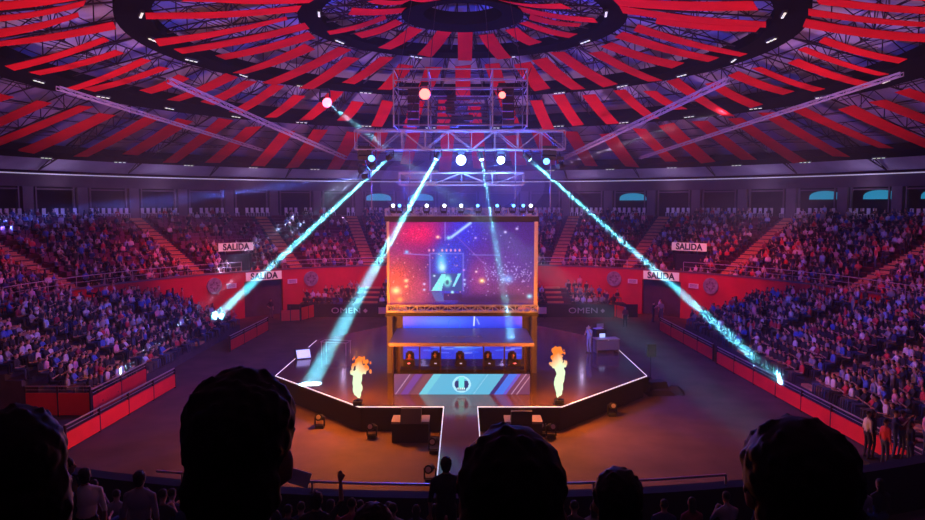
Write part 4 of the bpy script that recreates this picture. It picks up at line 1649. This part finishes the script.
# empty seats, nearest of the gaps in the left half
empties.sort(key=lambda c: (not (-75 < c[2] < -16), dist(c)))
st = MB()
st.box((0, 0, 0.46), (0.42, 0.4, 0.05))
st.box((0, 0.2, 0.64), (0.42, 0.05, 0.34))
stm = st.mesh('stadium_seat', 'seat')
cnt = {}
for c in empties[:290]:
    _, p, d, i, k = c
    sd = side(d)
    cnt[(sd, i)] = cnt.get((sd, i), 0) + 1
    o = bpy.data.objects.new('stadium_seat', stm)
    o.location = p + pol(0.1, d)
    o.rotation_euler = (0, 0, -R(d))
    COL.objects.link(o)
    tag(o, 'empty purple seat in the %s row of the upper stand, %s half, %s gap along' % (ordn(i + 1), sd, ordn(cnt[(sd, i)])), 'seat', 'empty seats in the upper stand')

# people standing at the near right corner
k = 0
for (px, py, pose, sh, what) in ((845, 458, 'stand', 'white', 'at the barrier rail'), (862, 452, 'standhip', 'black', 'beside the rail'), (874, 446, 'standup', 'navy', 'behind two others'), (884, 468, 'stand', 'red', 'at the platform edge'), (898, 456, 'standup', 'maroon', 'in the middle of the platform'), (909, 470, 'standhip', 'black', 'at the outer end of the platform'), (893, 440, 'stand', 'pink', 'at the back of the platform')):
    q = atz(px, py, 1.1)
    q.x = max(q.x, 14.9)
    q.y = min(max(q.y, -21.9), -17.8)
    add_person(q, R(90 + random.uniform(-30, 30)), pose, sh, 'person in %s top %s %s near the right stand' % (sh, POSE[pose].split(' and')[0].split(' with')[0], what), 'people standing on the corner platform')
for i in range(9):
    px = 866 + i * 6 + random.uniform(-2, 2)
    q = atz(px, 481 + random.uniform(-3, 3), 1.1)
    q.x = max(q.x, 14.85)
    q.y = min(max(q.y, -22.0), -17.6)
    m = MB()
    m.tube((0, 0, 0), (0, 0, 0.22), 0.07, 10, 0.1)
    o = m.build('paper_cup', 'white', label='white paper cup on the corner platform, %s in the row' % ordn(i + 1), cat='cup', group='white cups on the corner platform')
    o.location = q

# players in the booth
CH = MB()
CH.box((0, 0, 0.45), (0.5, 0.48, 0.1))
CHm = CH.mesh('gaming_seat', 'black')
for i, px in enumerate((409, 435, 460, 488, 513)):
    x = X(px, 35.6)
    y0 = YB + 1.95
    z0 = SH + 0.34
    nm = ('at the left end of the desk', 'second from the left', 'in the middle', 'second from the right', 'at the right end of the desk')[i]
    t = empty('gaming_chair', (x, y0, z0), label='black high-backed gaming chair in the booth, ' + nm, cat='chair', group='gaming chairs in the booth')
    MB().box((0, 0.02, 0.42), (0.5, 0.48, 0.1)).build('seat', 'black', parent=t)
    b = MB()
    b.box((0, 0.29, 0.85), (0.5, 0.1, 0.8), taper=0.85)
    b.box((0, 0.27, 1.22), (0.3, 0.1, 0.22), taper=0.8)
    b.build('backrest', 'drape', parent=t)
    MB().tube((0, 0, 0.05), (0, 0, 0.38), 0.035, 8).build('stem', 'black', parent=t)
    b = MB()
    for a in range(5):
        b.tube((0, 0, 0.07), (0.28 * math.cos(a * 1.257), 0.28 * math.sin(a * 1.257), 0.04), 0.025)
    b.build('foot_star', 'black', parent=t)
    o = add_person((x, y0 - 0.02, z0 - 0.02), random.uniform(-0.1, 0.1), 'sitclap' if i % 2 else 'sitlean', 'black' if i != 0 else 'maroon', 'player in %s top seated at the booth desk, %s' % ('black' if i else 'maroon', nm), 'players in the booth')
    hs = MB()
    for a in range(10):
        t0, t1 = PI * a / 10, PI * (a + 1) / 10
        hs.tube((0.095 * math.cos(t0), -0.02, 1.25 + 0.11 * math.sin(t0)), (0.095 * math.cos(t1), -0.02, 1.25 + 0.11 * math.sin(t1)), 0.012)
    for s_ in (-1, 1):
        hs.disc((s_ * 0.1, -0.02, 1.22), (1, 0, 0), 0.045, 0.04, 10)
    hs.build('headset', 'black', parent=o)
    t = empty('monitor', (x + 0.05, YB + 0.9, SH + 0.34 + 0.745), label='black desktop monitor on the booth desk, ' + nm, cat='monitor', group='monitors in the booth')
    MB().box((0, 0, 0.24), (0.55, 0.03, 0.32)).build('panel', 'black', parent=t)
    MB().tube((0, 0.02, 0.01), (0, 0.02, 0.2), 0.02, 6).build('stand', 'black', parent=t)
    MB().box((0, 0.0, 0.005), (0.22, 0.16, 0.01)).build('foot', 'black', parent=t)
    MB().box((0, -0.017, 0.24), (0.12, 0.006, 0.05)).build('back_light', 'lens_red' if i in (0, 4) else 'strip_blue', parent=t)

# presenter on stage
Bn, El, hd = body('stand', ('mic', 'mic'), hands=True)
co, tri, rg = fig(Bn, El, 0.0095, 0, 'presenter')
me = mk_mesh('person', co, tri, regcol(rg, (0.30, 0.36, 0.55), SKINS[0], (0.22, 0.28, 0.45)))  # clothes coloured blue for the blue light falling on them
host = bpy.data.objects.new('person', me)
host.location = atz(589, 353, SH)
host.rotation_euler = (0, 0, R(-50))
COL.objects.link(host)
tag(host, 'presenter in suit tinted with blue light standing on stage speaking beside a small desk', 'person')
m = MB()
m.tube((hd.x, hd.y - 0.24, hd.z - 0.2), (hd.x, hd.y - 0.14, hd.z - 0.07), 0.014, 8, 0.018)
m.sphere((hd.x, hd.y - 0.13, hd.z - 0.06), 0.027, 5)
o = m.build('microphone', 'black', label='black handheld microphone held up by the presenter on stage', cat='microphone')
o.location = host.location
o.rotation_euler = host.rotation_euler
# desk, laptop beside presenter
dp = atz(606, 352, SH)
t = empty('side_desk', dp, R(8), label='small dark presenter desk with blue lit top near the right stage edge', cat='desk')
MB().box((0, 0, 0.86), (1.5, 0.8, 0.05)).build('desktop', 'rail', parent=t)
for a in (-0.7, 0.7):
    MB().box((a, 0, 0.42), (0.06, 0.7, 0.83)).build('side_panel', 'aludark', parent=t)
MB().box((0, -0.36, 0.5), (1.35, 0.03, 0.6)).build('front_panel', 'booth', parent=t)
t = empty('laptop', dp + Vector((-0.2, 0.0, 0.885)), R(8), label='open laptop with bright screen on the presenter desk', cat='laptop')
MB().box((0, 0, 0.012), (0.36, 0.25, 0.02)).build('keyboard', 'rail', parent=t)
MB().box((0, 0.14, 0.14), (0.36, 0.015, 0.25)).build('screen', 'strip_blue', parent=t)
t = empty('equipment_rack', atz(602, 346, SH) + Vector((0, 0.8, 0)), R(8), label='dark equipment rack with pale papers on top behind the presenter desk', cat='rack')
MB().box((0, 0, 0.5), (0.7, 0.6, 1.0)).build('case', 'black', parent=t)
MB().box((-0.1, 0, 1.03), (0.6, 0.4, 0.05), rz=0.3).build('papers', 'white', parent=t)
MB().box((0.05, 0.1, 1.2), (0.5, 0.04, 0.25), rz=0.2).build('screen', 'rail', parent=t)
# glassy frame table at left back of stage
t = empty('glass_table', atz(336, 354, SH), R(-12), label='low glass and metal table on the stage behind the left flame', cat='table')
MB().box((0, 0, 0.8), (1.7, 0.8, 0.02)).build('tabletop', 'glass', parent=t)
b = MB()
for a in (-1, 1):
    b.tube((a * 0.85, -0.4, 0.8), (a * 0.85, 0.4, 0.8), 0.02)
    b.tube((-0.85, a * 0.4, 0.8), (0.85, a * 0.4, 0.8), 0.02)
b.build('frame', 'rail', parent=t)
for a in (-1, 1):
    for c in (-1, 1):
        MB().tube((a * 0.8, c * 0.37, 0), (a * 0.8, c * 0.37, 0.8), 0.02).build('leg', 'rail', parent=t)


# wedge monitors on stage edge and PA
def wedge(p, rz, label, group, screen=True):
    t = empty('stage_monitor', p, rz, label=label, cat='stage monitor', group=group)
    m = MB()
    m.add([(-0.45, -0.35, 0), (0.45, -0.35, 0), (0.45, 0.35, 0), (-0.45, 0.35, 0), (-0.45, 0.1, 0.55), (0.45, 0.1, 0.55), (-0.45, 0.35, 0.55), (0.45, 0.35, 0.55)],
          [(0, 3, 2, 1), (0, 1, 5, 4), (4, 5, 7, 6), (3, 6, 7, 2), (0, 4, 6, 3), (1, 2, 7, 5)])
    m.build('cabinet', 'black', parent=t)
    if screen:
        MB().box((0, -0.15, 0.285), (0.8, 0.55, 0.02), mtx=Matrix.Rotation(R(50.7), 3, 'X')).build('screen', 'strip_blue', parent=t)
    return t


wedge(atz(303, 358, SH), R(25), 'monitor wedge with blue glowing face on the left stage edge', 'wedges on stage')
t = wedge(atz(411, 423, 0.9), 0, 'black wedge loudspeaker lying on the floor case before the stage, left of the walkway', 'wedges before the stage', False)
t.location.z = 0.96
t = wedge(atz(521, 423, 0.9), PI, 'black wedge loudspeaker lying on the floor case before the stage, right of the walkway', 'wedges before the stage', False)
t.location.z = 0.96
for px, nm in ((410, 'left'), (524, 'right')):
    p = atz(px, 444, 0)
    p.y = -12.55
    t = empty('floor_case', p, label='black floor case standing before the stage front, %s of the walkway' % nm, cat='case', group='black cases before the stage')
    MB().box((0, 0, 0.42), (1.6, 0.95, 0.84)).build('box', 'drape', parent=t)
    MB().box((0, 0, 0.9), (1.66, 1.0, 0.1)).build('lid', 'aludark', parent=t)
    for c_ in bpy.data.objects:
        pass
for i, (px, py, tgt, lab) in enumerate(((372, 438, (-9, -30, 6), 'before the left stage corner'), (551, 438, (9, -30, 6), 'before the right stage corner'), (434, 453, (-6, -30, 3), 'beside the walkway, nearer the stage'), (430, 482, (-6, -36, 4), 'beside the walkway, farther from the stage'),
                        (541, 436, (3, -30, 5), 'right of the walkway by the floor case'), (320, 428, (-9, -30, 6), 'under the left stage flank'), (612, 416, (9, -30, 6), 'under the right stage flank'))):
    p = atz(px, py, 0)
    t, q = moving_head(p + Vector((0, 0, 0.52)), tgt, 'unlit moving head on the arena floor ' + lab, 'moving heads on the arena floor', 'rail', sc=1.05, hang=False, lensr=0.1)
# speaker on a stand right of stage
t = empty('speaker_stand', atz(650, 389, 0), label='black tripod stand right of the stage corner', cat='stand')
MB().tube((0, 0, 0.3), (0, 0, 1.9), 0.025, 6).build('pole', 'black', parent=t)
for a in range(3):
    MB().tube((0, 0, 0.7), (0.45 * math.cos(a * 2.09), 0.45 * math.sin(a * 2.09), 0.02), 0.018).build('leg', 'black', parent=t)
t2 = empty('loudspeaker', t.location + Vector((0, 0, 1.9)), label='small black loudspeaker on the tripod stand right of the stage', cat='loudspeaker')
MB().box((0, 0, 0.35), (0.5, 0.42, 0.7)).build('cabinet', 'black', parent=t2)
MB().disc((0, -0.215, 0.25), (0, 1, 0), 0.16, 0.02, 16).build('cone', 'truss_dark', parent=t2)
m = MB()
for c, d_, rz_, tp in (((0, 0, 0.32), (1.3, 0.9, 0.64), 0.2, 0.7), ((0.95, -0.2, 0.2), (1.1, 0.9, 0.4), -0.3, 0.35), ((-0.7, 0.1, 0.42), (0.6, 0.6, 0.84), 0.5, 0.75), ((0.1, -0.5, 0.14), (1.6, 0.7, 0.28), 0.1, 0.5)):
    m.box(c, d_, rz_, taper=tp)
o = m.build('covered_equipment', 'drape', label='heap of equipment under a black cover beside the right stage corner', cat='equipment')
o.location = atz(656, 392, 0) + Vector((0, 0, 0.0))

# people near the back tunnels and boards
for (px, py, pose, sh, lab) in ((625, 327, 'stand', 'maroon', 'walking past the red board near the right tunnel'), (653, 322, 'standup', 'black', 'in the right tunnel mouth'), (661, 320, 'stand', 'grey', 'in the right tunnel mouth, farther in'), (271, 318, 'standhip', 'black', 'in the left tunnel mouth'), (665, 316, 'stand', 'white', 'by the far end of the right barrier')):
    q = atz(px, py, 0)
    if q.length > 28.3:
        q *= 28.0 / q.length
    add_person(q, random.uniform(-1, 1), pose, sh, 'standing person in %s top %s' % (sh, lab), 'people standing on the arena floor')

# ---- flames
FM = {}


def flame(p, H, seed, label):
    r = random.Random(seed)
    mb = MB()
    n = 26
    x = y = 0.0
    for i in range(n):
        t_ = i / (n - 1)
        rad = (0.08 + 0.13 * math.sin(min(1, t_ * 1.25) * PI * 0.75)) * r.uniform(0.8, 1.2)
        x = 0.10 * math.sin(t_ * 7 + seed) * t_
        mb.sphere((x + r.uniform(-.09, .09), r.uniform(-.06, .06), 0.12 + t_ * H * 0.78), rad * (0.85 if t_ < .8 else 0.6), 5, (1, 1, 1.5))
    for i in range(75):
        t_ = r.uniform(0.62, 1.0)
        mb.sphere((x + r.gauss(0, 0.17), r.uniform(-0.15, 0.15), t_ * H), r.uniform(0.035, 0.075), 4, (1.0, 1, 1.9))
    me = mb.mesh('flame', 'flame')
    ob = bpy.data.objects.new('tmp_f', me)
    COL.objects.link(ob)
    md = ob.modifiers.new('r', 'REMESH')
    md.mode = 'VOXEL'
    md.voxel_size = 0.04
    md.use_smooth_shade = True
    dg = bpy.context.evaluated_depsgraph_get()
    m2 = bpy.data.meshes.new_from_object(ob.evaluated_get(dg))
    bpy.data.objects.remove(ob)
    co = np.empty(len(m2.vertices) * 3)
    m2.vertices.foreach_get('co', co)
    co = co.reshape(-1, 3)
    m2.calc_loop_triangles()
    tri = np.empty(len(m2.loop_triangles) * 3, dtype=np.int32)
    m2.loop_triangles.foreach_get('vertices', tri)
    h = co[:, 2] / H
    off = np.abs(co[:, 0] - 0.1 * np.sin(h * 7 + seed) * h)
    k = np.clip((h - 0.66) * 4 + off * 1.6 - 0.15, 0, 1)[:, None]
    c = (1 - k) * np.array((0.78, 1.0, 0.62)) + k * np.array((1.0, 0.22, 0.03))
    me = mk_mesh('flame', co, tri.reshape(-1, 3), c)
    me.materials.clear()
    me.materials.append(M['flame'])
    o = bpy.data.objects.new('flame', me)
    o.location = p
    COL.objects.link(o)
    tag(o, label, 'flame', 'flames on the stage front corners')
    return o


for px, py, H, seed, nm in ((358, 405, 1.95, 1, 'left'), (559, 404, 2.35, 4, 'right')):
    p = atz(px, py, SH)
    t = empty('flame_projector', p, label='small black flame projector on the %s front corner of the stage' % nm, cat='flame projector', group='flame projectors')
    MB().box((0, 0, 0.1), (0.4, 0.4, 0.2)).build('body', 'black', parent=t)
    MB().tube((0, 0, 0.2), (0, 0, 0.26), 0.08, 10).build('nozzle', 'truss_dark', parent=t)
    flame(p + Vector((0, 0, 0.26)), H, seed, 'tall jet of pale green and orange flame at the %s front corner of the stage' % nm)
    light('flame_light', 'POINT', p + Vector((0.0, 0.0, 2.3)), 4200, (1.0, 0.22, 0.012), None, 0.4)


# ---- dark spectators in the near stand
def hires(loc, rz, sc, hairfn, label, shirt=(0.02, 0.02, 0.025), pose='stand', arms='down', group=None, ears=True, skin=SKINS[1], turn=0.0, voxel=0.011, bulk=1.0):
    Bn, El, hd = body(pose, arms, hands=True, hair=False)
    co, tri, rg = fig(Bn, El, voxel, 0, 'p')
    co = co * np.array((bulk, bulk, 1))
    me = mk_mesh('person', co, tri, regcol(rg, shirt, skin, PANTS[1]))
    o = bpy.data.objects.new('person', me)
    COL.objects.link(o)
    o.location = loc
    o.rotation_euler = (0, 0, rz)
    o.scale = (sc,) * 3
    tag(o, label, 'person', group)
    # hair
    mb = MB()
    hr = random.Random(int(loc[0] * 997) + 7)
    for c, s3 in list(hairfn):
        for q in range(160):
            v = Vector((hr.gauss(0, 1), hr.gauss(0, 1), hr.gauss(0, 1))).normalized()
            if v.z > -0.5:
                mb.sphere(hd + Vector(c) + Vector((v.x * s3[0], v.y * s3[1], v.z * s3[2])) * 0.975, hr.uniform(0.006, 0.011), 4, (1, 1, 1.3))
    for c, s3 in hairfn:
        mb.sphere(hd + Vector(c), 1.0, 28, s3)
    me = mb.mesh('hair', 'hair')
    ob = bpy.data.objects.new('tmp_h', me)
    COL.objects.link(ob)
    md = ob.modifiers.new('r', 'REMESH')
    md.mode = 'VOXEL'
    md.voxel_size = 0.007
    md.use_smooth_shade = True
    tx = bpy.data.textures.new('strands', 'CLOUDS')
    tx.noise_scale = 0.022
    dd = ob.modifiers.new('d', 'DISPLACE')
    dd.texture = tx
    dd.strength = 0.005
    dg = bpy.context.evaluated_depsgraph_get()
    m2 = bpy.data.meshes.new_from_object(ob.evaluated_get(dg))
    bpy.data.objects.remove(ob)
    h = bpy.data.objects.new('hair', m2)
    COL.objects.link(h)
    h.parent = o
    return o


SHORT = [((0, 0.02, 0.04), (0.086, 0.103, 0.095)), ((0, 0.055, -0.02), (0.074, 0.06, 0.08))]
TALL = [((0, 0.015, 0.055), (0.087, 0.106, 0.095)), ((0.03, 0.01, 0.085), (0.058, 0.08, 0.065)), ((-0.035, 0.01, 0.08), (0.054, 0.08, 0.06)), ((0, 0.06, -0.02), (0.078, 0.062, 0.085)), ((0, -0.02, 0.10), (0.06, 0.07, 0.06))]
LONG = [((0, 0.02, 0.045), (0.09, 0.105, 0.098)), ((0, 0.05, -0.06), (0.098, 0.075, 0.14)), ((0, 0.07, -0.17), (0.10, 0.06, 0.13))]
ROUND = [((0, 0.02, 0.035), (0.092, 0.107, 0.1)), ((0, 0.055, -0.025), (0.083, 0.062, 0.085))]


def place_head(px, py_top, D, hairfn, label, topoff=1.79, **kw):
    """stands a person so that the top of the hair shows at the pixel"""
    p = at(px, py_top, D)
    sc = kw.pop('sc', 0.97)
    z = p.z - topoff * sc
    return hires((p.x, p.y, z), kw.pop('rz', PI), sc, hairfn, label, **kw)


GF = 'dark silhouetted spectators in the near stand'
place_head(236, 372, 1.12, TALL, 'dark silhouette of a short-haired person with thick top hair standing left of the walkway', topoff=1.815, group=GF)
place_head(512, 427, 1.12, LONG, 'dark silhouette of a long-haired person standing right before the walkway end', topoff=1.795, group=GF)
place_head(803, 416, 1.14, ROUND, 'dark silhouette of a round-headed person standing at the near right', topoff=1.79, group=GF)
place_head(14, 407, 1.35, LONG, 'dark silhouette of a person with shoulder hair cut by the left picture edge', topoff=1.795, group=GF, rz=PI + 0.5)
place_head(619, 469, 2.35, SHORT, 'smaller dark silhouette of a person with glasses between the two large right heads', topoff=1.785, group=GF)
place_head(373, 503, 2.9, ROUND, 'small dark head low at the bottom edge right of the thick-haired silhouette', topoff=1.79, group=GF)
# a few mid-distance people near the rail
place_head(446, 457, 10.2, SHORT, 'dark person standing at the near rail in front of the walkway', topoff=1.78, group='people by the near rail', voxel=0.014)
place_head(84, 468, 9.8, SHORT, 'person in white t-shirt bending near the rail at the lower left', topoff=1.78, shirt=(0.75, 0.72, 0.66), group='people by the near rail', voxel=0.014, rz=PI + 0.6)
place_head(66, 458, 9.6, SHORT, 'dark person facing the one in the white t-shirt at the lower left', topoff=1.78, group='people by the near rail', voxel=0.014, rz=PI - 1.2)
place_head(139, 471, 9.8, SHORT, 'person in grey top near the rail at the lower left', topoff=1.78, shirt=(0.3, 0.28, 0.32), group='people by the near rail', voxel=0.014)
pp_ = place_head(316, 492, 8.9, SHORT, 'dark person holding up a pale paper near the rail', topoff=1.78, arms=('up', 'lap'), group='people by the near rail', voxel=0.014)
m = MB()
m.box((0, 0, 0), (0.26, 0.02, 0.2), mtx=Matrix.Rotation(0.3, 3, 'Y'))
o = m.build('paper_sign', 'signw', label='pale sheet of paper held up over the near rail', cat='paper')
o.location = at(300, 478, 8.8)

# seated dark rows of the near stand
k = 0
rows_near = 0
for i in range(1, 15):
    r_ = R0 + DR * i + 0.42
    n = 0
    D = 43 - r_
    if D < 2.6:
        continue
    xm = D * 0.68
    x = -xm
    while x < xm:
        x += random.uniform(0.5, 0.75)
        if abs(x) > xm:
            continue
        if i not in (1, 2, 4, 7, 10, 13):
            continue
        y = -math.sqrt(r_ ** 2 - x ** 2)
        p = Vector((x, y, rowz(i) - 0.06))
        q = proj(p + Vector((0, 0, 1.28)))
        if not q or q[1] > 520:
            continue
        if q[1] < 484:
            p.z -= (484 - q[1]) / F * q[2] * 0
        n += 1
        if k >= 44:
            break
        k += 1
        sh = ['black', 'navy', 'maroon', 'grey'][k % 4]
        add_person(p, PI + random.uniform(-.2, .2), ['sit', 'sitfem', 'sitlean'][k % 3], sh, 'shadowed person in %s top seated in the near stand, %s row, %s from the left' % (sh, ordn(i + 1), ordn(n)), 'shadowed people seated in the near stand', random.uniform(0.9, 0.98))

# ================================================================== HAZE
m = MB()
prof = [(0.01, 0.06), (39.5, 0.06), (41.5, 4), (41.5, 9), (40.5, 12.5), (34, 15.6), (26, 17.6), (18, 19.4), (9, 20.8), (0.01, 21.5)]
m.lathe(prof, 0, 2 * PI, 48)
hz = bpy.data.materials.new('haze')
hz.use_nodes = True
nt = hz.node_tree
nt.nodes.clear()
oo = nt.nodes.new('ShaderNodeOutputMaterial')
vs = nt.nodes.new('ShaderNodeVolumeScatter')
vs.inputs['Density'].default_value = HAZE
vs.inputs['Color'].default_value = (1, 1, 1, 1)
vs.inputs['Anisotropy'].default_value = 0.2
nt.links.new(vs.outputs[0], oo.inputs['Volume'])
h = m.build('haze', hz, kind='stuff', label='thin stage smoke filling the hall', cat='haze')

# ================================================================== HALL WASHES AND ADDED FILL LIGHTS
VIO = (0.55, 0.22, 1.0)
MAG = (1.0, 0.10, 0.45)
RED = (1.0, 0.06, 0.05)
BLU = (0.08, 0.16, 1.0)
# fill spots added in mid-air to brighten the dome, no fixtures
for d in (-150, -90, -30, 30, 90, 150):
    light('dome_fill', 'SPOT', pol(21, d, 9.0), 3200, (0.70, 0.30, 0.66), pol(15, d, 22), 0.6, 165, 0.6)
for d in (-110, -70, -35, 0, 35, 70, 110):
    light('dome_fill', 'SPOT', pol(30, d, 11.0), 450, (0.9, 0.25, 0.6), pol(30, d, 22), 0.6, 165, 0.8)
# smoke behind the rig, with unseen blue points added inside for its glow
for k, (a, b, c_) in enumerate(((7.2, 3.0, 4.0), (6.2, 2.7, 3.3), (5.0, 2.3, 2.5), (3.6, 1.8, 1.8))):
    m = MB()
    m.sphere((0, 0, 0), 1.0, 14, (a, b, c_))
    o = m.build('smoke', smoke_mat('rig_smoke', (0.0006, 0.0012, 0.002, 0.0025)[k]), kind='stuff', label='blue lit smoke behind the main lighting truss, %s layer' % ('thin outer', 'middle', 'inner', 'dense core')[k], cat='smoke')
    o.location = (0, YS + 4.6, 11.6)
for x, z, p in ((-3.6, 11.6, 5000), (0, 12.2, 8000), (3.6, 11.6, 5000)):
    light('rig_glow_fill', 'POINT', (x, YS + 4.6, z), p * 0.65, (0.02, 0.06, 1.0), None, 0.4)
# washes on the stands
W_ = [(-50, 7000, RED, 32, 4.5), (-28, 6500, RED, 29.5, 3), (28, 6500, RED, 29.5, 3), (50, 8000, RED, 32, 4.5), (-78, 2600, (1.0, 0.07, 0.2), 33, 6), (78, 3000, (1.0, 0.07, 0.2), 34, 6),
      (-14, 2200, MAG, 32, 5), (14, 2200, MAG, 32, 5)]
for d, pw, c, rt, zt in W_:
    light('stand_wash', 'SPOT', pol(20, d, 16.0), pw * 1.5, c, pol(rt, d, zt), 0.4, 60, 1.0)
light('stand_wash', 'SPOT', (-8, -6, 15), 3000, (0.25, 0.22, 1.0), (-22, 1, 2), 0.4, 46, 1.0)
light('stand_wash', 'SPOT', (8, -8, 15), 2000, (0.7, 0.08, 0.6), (22, -4, 2), 0.4, 50, 1.0)
light('stand_wash', 'SPOT', (10, -14, 15), 2600, (0.2, 0.2, 1.0), (22.5, -15, 3), 0.4, 34, 1.0)
light('floor_wash', 'SPOT', (0, -4, 17), 1300, (0.75, 0.06, 0.35), (0, -8, 0), 0.5, 110, 1.0)
light('presenter_spot', 'SPOT', (3, -20, 15), 6000, (0.35, 0.5, 1.0), host.location + Vector((0.5, 0, 0.8)), 0.1, 7, 0.5)
light('tower_wash', 'SPOT', (0, -22, 12), 500, (1.0, 0.6, 0.6), (0, YS, 3.5), 0.3, 24, 0.6)
for k in range(-9, 10, 2):  # unseen fill points added to brighten the white chairs
    light('promenade_fill', 'POINT', pol(41.6, k * BAY * 1.0, 12.3), 50, (0.75, 0.55, 1.0), None, 0.15) if k else None

w = bpy.data.worlds.new('world')
S.world = w
w.use_nodes = True
w.node_tree.nodes['Background'].inputs[0].default_value = (0.25, 0.05, 0.3, 1)
w.node_tree.nodes['Background'].inputs[1].default_value = 0.02

# ------------------------------------------------------------------ render look
S.view_settings.view_transform = 'Standard'
S.view_settings.look = 'None'
S.view_settings.exposure = 0
S.view_settings.gamma = 1
S.view_settings.use_curve_mapping = False
c = S.cycles
c.use_denoising = True
c.max_bounces = 4
c.diffuse_bounces = 1
c.glossy_bounces = 2
c.transmission_bounces = 2
c.transparent_max_bounces = 8
c.volume_bounces = 0
c.sample_clamp_indirect = 3
c.use_light_tree = True
